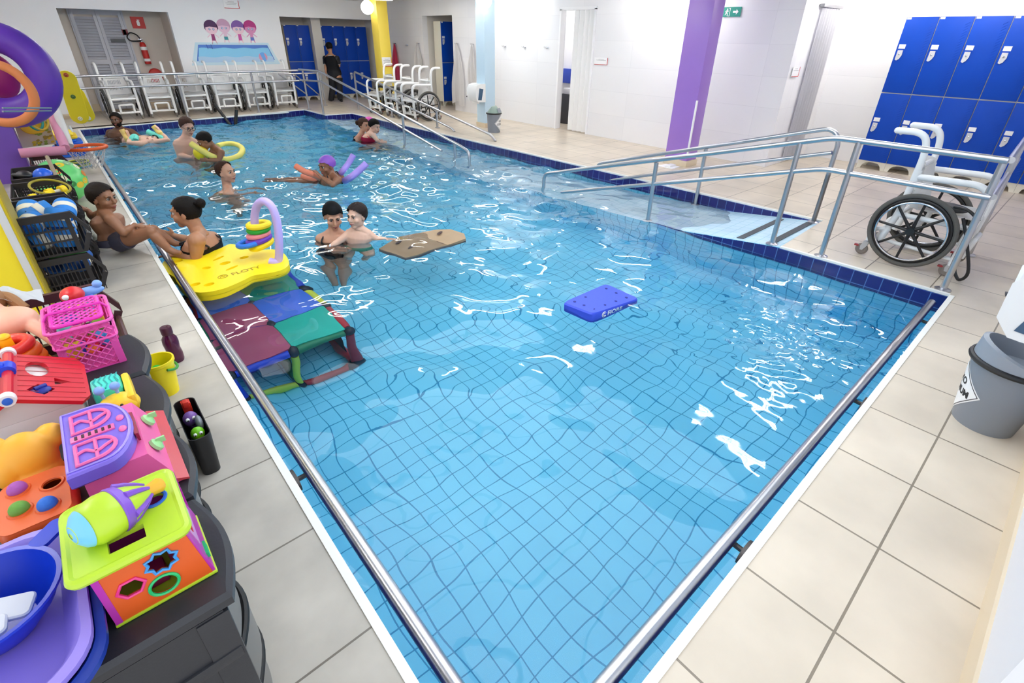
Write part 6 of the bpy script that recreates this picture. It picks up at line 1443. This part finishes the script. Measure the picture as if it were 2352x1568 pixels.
# small boy in front of her
lg = [((1.949,4.718,-0.414), (1.859,4.611,-0.481), (1.867,4.752,-0.741), (1.818,4.675,-0.758)), ((2.039,4.638,-0.411), (2.017,4.469,-0.447), (2.058,4.647,-0.677), (2.026,4.568,-0.69))]
t, fr, bd = person('small smiling boy with short dark hair and green shorts held in the water', (1.986,4.551,0.127), -FW * .85 - RT * .38, (1.982,4.554,-0.036), RT, (1.975,4.614,-0.357), [((1.904,4.611,-0.057), (1.782,4.627,-0.12), (1.695,4.638,-0.162), -RT * 1 - UP * .35, FW, 1), ((2.056,4.501,-0.061), (2.121,4.456,-0.119), (2.19,4.421,-0.125), RT - UP * .05, -FW, 1)], lg, sk_pale, .84, .97, vox=.006, hair=('short', hdark, 1.10), smile=.004)
trunks(t, bd, lg, M('shorts_green', (40, 170, 130), .6), .80, .45)
b = B(); b.torus(V((1.709,4.638,-0.157)), .026, .008, RT, 24, 6); obj('wristband', b, paper, t, world=True)
# man with receding hair
t, fr, bd = person('man with receding brown hair up to his neck in the water, facing right', (1.511,7.332,0.099), RT * .96 - FW * .22, (1.48,7.359,-0.166), -FW, (1.416,7.417,-0.454), [((1.432,7.147,-0.134), (1.505,7.068,-0.197), (1.689,7.037,-0.166), RT, UP, 1), ((1.522,7.578,-0.233), (1.628,7.495,-0.294), (1.789,7.35,-0.265), RT, UP, 1)], dropleg((1.428,7.407,-0.393), FW, 1, RT), sk_light, 1.05, 1.1, vox=.009, hair=('recede', hbrown, 1.06), girth=1.1)
# swimmer with purple cap lying on noodles
lg = [((2.642,7.125,-0.2), (2.409,7.38,-0.19), (2.112,7.513,-0.17), (1.978,7.489,-0.15)), ((2.72,7.219,-0.2), (2.479,7.482,-0.19), (2.183,7.581,-0.17), (2.045,7.588,-0.15))]
t, fr, bd = person('swimmer with purple cap lying back on orange and purple noodles', (2.655,6.835,0.115), -FW * .8 - RT * .55, (2.71,6.786,-0.062), FW * .8 + RT * .5, (2.699,7.178,-0.22), [((2.688,6.617,-0.037), (2.565,6.513,-0.061), (2.495,6.643,0.011), -RT * .6 + UP * .7, FW, 1), ((2.746,6.969,-0.098), (2.604,6.881,-0.083), (2.536,6.916,-0.025), -RT * .6 + UP * .6, FW, 1)], lg, sk_olive, 1.0, 1.06, pitch=.15, vox=.008, fem=True, hair=('cap', capp, 1.1))
suit(t, bd, suitk, 1.0, hi=.72)
# man with glasses
t, fr, bd = person('man with brown hair and glasses standing behind the boy with the yellow noodle', (1.636,9.809,0.348), RT * .75 - FW * .55, (1.567,9.871,0.136), RT * .62 + FW * .78, (1.498,9.933,-0.317), [((1.445,9.847,0.091), (1.417,9.844,-0.078), (1.533,9.565,-0.088), RT, UP, 1), ((1.706,9.88,0.078), (1.76,9.764,-0.065), (1.817,9.512,-0.045), RT, UP, 1)], dropleg((1.498,9.933,-0.317), FW, 1, RT), sk_pale, 1.1, 1.12, pitch=.3, vox=.009, hair=('short', hbrown, 1.09))
b = B(); r_, f_, u_ = fr; hc_ = V((1.636,9.809,0.348))
for s in (-1, 1):
    b.torus(hc_ + (r_ * s * .034 + f_ * .112 + u_ * .008) * 1.12, .027, .0035, f_, 24, 6, 1.0, .8); b.tube([hc_ + (r_ * s * .066 + f_ * .105 + u_ * .012) * 1.12, hc_ + (r_ * s * .088 + u_ * .012) * 1.12], .003, 6)
b.tube([hc_ + (r_ * -.008 + f_ * .114 + u_ * .01) * 1.12, hc_ + (r_ * .008 + f_ * .114 + u_ * .01) * 1.12], .003, 6); obj('glasses', b, M('glasses_dark', (40, 36, 40), .3), t, world=True)
# boy with yellow noodle
t, fr, bd = person('boy with short black hair bending over a yellow ball inside the yellow noodle loop', (1.734,9.272,0.197), -RT * .8 - FW * .5, (1.865,9.316,0.028), -FW * .85 + RT * .35, (1.863,9.317,-0.27), [((1.881,9.1,0.027), (1.814,9.065,-0.081), (1.669,9.089,-0.066), -RT, UP, 1), ((1.86,9.522,-0.01), (1.751,9.485,-0.102), (1.646,9.379,-0.099), -RT, UP, 1)], dropleg((1.863,9.317,-0.27), FW, .9, -RT * .5), sk_olive, .98, 1.05, pitch=.55, vox=.009, hair=('short', hblack, 1.1))
# bearded man
t, fr, bd = person('bearded man with black hair chest deep at the far left of the pool', (0.971,12.759,0.163), -FW * .95 + RT * .3, (0.974,12.756,-0.056), RT, (0.856,12.66,-0.435), [((0.814,12.901,-0.084), (0.73,12.841,-0.199), (0.849,12.397,-0.173), RT, UP, 1), ((1.133,12.613,-0.06), (1.21,12.476,-0.123), (1.257,12.232,-0.135), RT - FW * .3, UP, 1)], dropleg((0.869,12.85,-0.467), RT, 1, -FW * .6), sk_dark, 1.16, 1.08, vox=.010, girth=1.12, hair=('short', hblack, 1.07))
r_, f_, u_ = fr; hc_ = V((0.971,12.759,0.163)); b = B(); b.sph((0, 0, 0), (1, 1, 1), 36, 24)
bmesh.ops.delete(b.b, geom=[q for q in b.b.faces if not (q.calc_center_median().y > -.25 and q.calc_center_median().z < -.05 - .55 * max(0, q.calc_center_median().y - .55) * (abs(q.calc_center_median().x) < .45))], context='FACES')
for q in b.b.verts: q.co = hc_ + (r_ * q.co.x * .066 + f_ * (q.co.y * .075 + .022) + u_ * (q.co.z * .088 - .032)) * 1.08
bmesh.ops.recalc_face_normals(b.b, faces=b.b.faces); bmesh.ops.solidify(b.b, geom=b.b.faces[:], thickness=.006); obj('beard', b, hblack, t, world=True)
# swimmer floating on the back
t, fr, bd = person('swimmer floating on the back with arms spread over straw yellow and teal noodles', (1.31,11.506,-0.101), -RT * .1 - FW * .4, (1.269,11.639,-0.1), FW * .9 + RT * .3, (1.04,12.212,-0.15), [((1.259,11.485,-0.1), (1.535,11.398,-0.07), (1.494,11.569,0.027), -RT * .5 + UP, FW, 1), ((1.087,11.317,-0.08), (0.934,11.395,-0.06), (1.001,11.784,-0.046), UP, FW, 1)], [((1.019,12.311,-0.17), (0.916,13.063,-0.25), (0.878,13.921,-0.35), (0.836,13.952,-0.35)), ((1.071,12.502,-0.17), (0.996,13.247,-0.25), (0.932,14.14,-0.35), (0.882,14.176,-0.35))], sk_pale, 1.0, 1.05, pitch=-1.25, vox=.010, hair=('short', hblack, 1.1))
# three people by the far ramp
t, fr, bd = person('woman with brown hair tied back and dark swimsuit beside the girl in red', (4.691,9.81,0.107), RT * .85 - FW * .45, (4.617,9.876,-0.113), -FW * .9 - RT * .3, (4.572,9.917,-0.441), [((4.509,9.772,-0.113), (4.476,9.734,-0.213), (4.601,9.555,-0.225), RT, UP, 1), ((4.724,9.982,-0.138), (4.815,9.967,-0.267), (4.85,9.801,-0.246), RT, UP, 1)], dropleg((4.572,9.917,-0.441), FW, 1, RT), sk_light, 1.02, 1.08, vox=.010, fem=True, hair=('back', hbrown, 1.09), pitch=.1)
suit(t, bd, suitk, 1.02, hi=.92); b = B(); b.sph((4.6,9.918,0.151), (.035, .035, .045), 14, 10); obj('hair_tail', b, hbrown, t, world=True)
t, fr, bd = person('girl with black swim cap and red swimsuit looking down at the water', (4.725,9.43,0.134), RT * .85 - FW * .35, (4.632,9.513,-0.048), -FW * .75 - RT * .45, (4.589,9.552,-0.367), [((4.627,9.316,-0.013), (4.647,9.231,-0.092), (4.705,9.246,-0.141), RT, UP, 1), ((4.661,9.689,-0.075), (4.765,9.663,-0.2), (4.823,9.476,-0.179), RT, UP, 1)], dropleg((4.589,9.552,-0.367), FW, 1, RT), sk_pale, 1.0, 1.05, pitch=.3, vox=.010, fem=True, hair=('cap', capk, 1.1))
suit(t, bd, M('suit_red', (196, 20, 74), .5), 1.0, hi=.95)
t, fr, bd = person('person with pink swim cap almost hidden behind the girl in red', (4.955,10.075,0.077), RT * .85 - FW * .3, (4.908,10.118,-0.149), -FW, (4.875,10.147,-0.496), [], [], sk_light, 1.0, 1.08, vox=.010, fem=True, hair=('cap', capm, 1.1), hands=False)
# standing attendant
kb = M('uniform_black', (20, 22, 30), .75, bump=.1, bs=60)
lg = [((6.359,14.935,0.627), (6.323,14.939,0.323), (6.275,15.024,0.042), (6.284,15.19,-0.021)), ((6.479,14.772,0.633), (6.459,14.777,0.329), (6.449,14.799,0.04), (6.439,14.674,0.005))]
hip_, sh_ = V((6.413,14.858,0.697)), V((6.385,14.884,1.146))
ar = [((6.272,15.013,1.11), (6.248,15.007,0.914), (6.218,14.98,0.729), -UP + RT * .05, FW, 1), ((6.507,14.774,1.116), (6.548,14.791,0.93), (6.561,14.994,0.842), -RT * .5 + FW * .5, UP, 1)]
t, fr, bd = person('person in black uniform with short dark hair standing in front of the far lockers', (6.377,14.891,1.381), FW * .62 - RT * .6, sh_, RT * .93 + FW * .2, hip_, ar, lg, sk_mid, 1.0, 1.0, pitch=.25, vox=.009, fem=True, hair=('back', hblack, 1.14), feet=False)
suit(t, bd, kb, 1.0, 1.12, lo=-.08, hi=1.06, straps=False, name='shirt', grow=.015)
b = B()
for s0, el, *_ in ar: s0, el = V(s0), V(el); b.sph(s0, .072, 16, 10); b.tube([s0, s0.lerp(el, .75)], [.07, .066], 18)
obj('sleeves', b, kb, t, world=True)
b = B()
for s0, el, *_ in ar: s0, el = V(s0), V(el); b.tube([s0.lerp(el, .74), s0.lerp(el, .78)], [.068, .068], 18)
b.torus(sh_ + UP * .035, .07, .012, UP, 24, 8); obj('piping', b, M('piping_grey', (170, 172, 180), .6), t, world=True)
b = B(); b.loft([ring_(bd[0] + bd[4] * q, bd[2], bd[3], w_, d_) for q, w_, d_ in ((-.12, .14, .12), (0, .19, .145), (.2, .185, .14), (.3, .17, .13))])
for h0, kn, an, toe in lg: b.tube([V(h0), V(kn), V(an) + UP * .01], [.108, .085, .078], 18)
obj('trousers', b, kb, t, world=True)
for h0, kn, an, toe in lg:
    an, toe = V(an), V(toe); an.z = .045; toe.z = .035; b = B(); b.tube([an - (toe - an).normalized() * .05, an, an.lerp(toe, .6), toe], [.03, .042, .04, .028], 14); b.sph(toe, .028, 12, 8); obj('shoe', b, black, t, world=True)
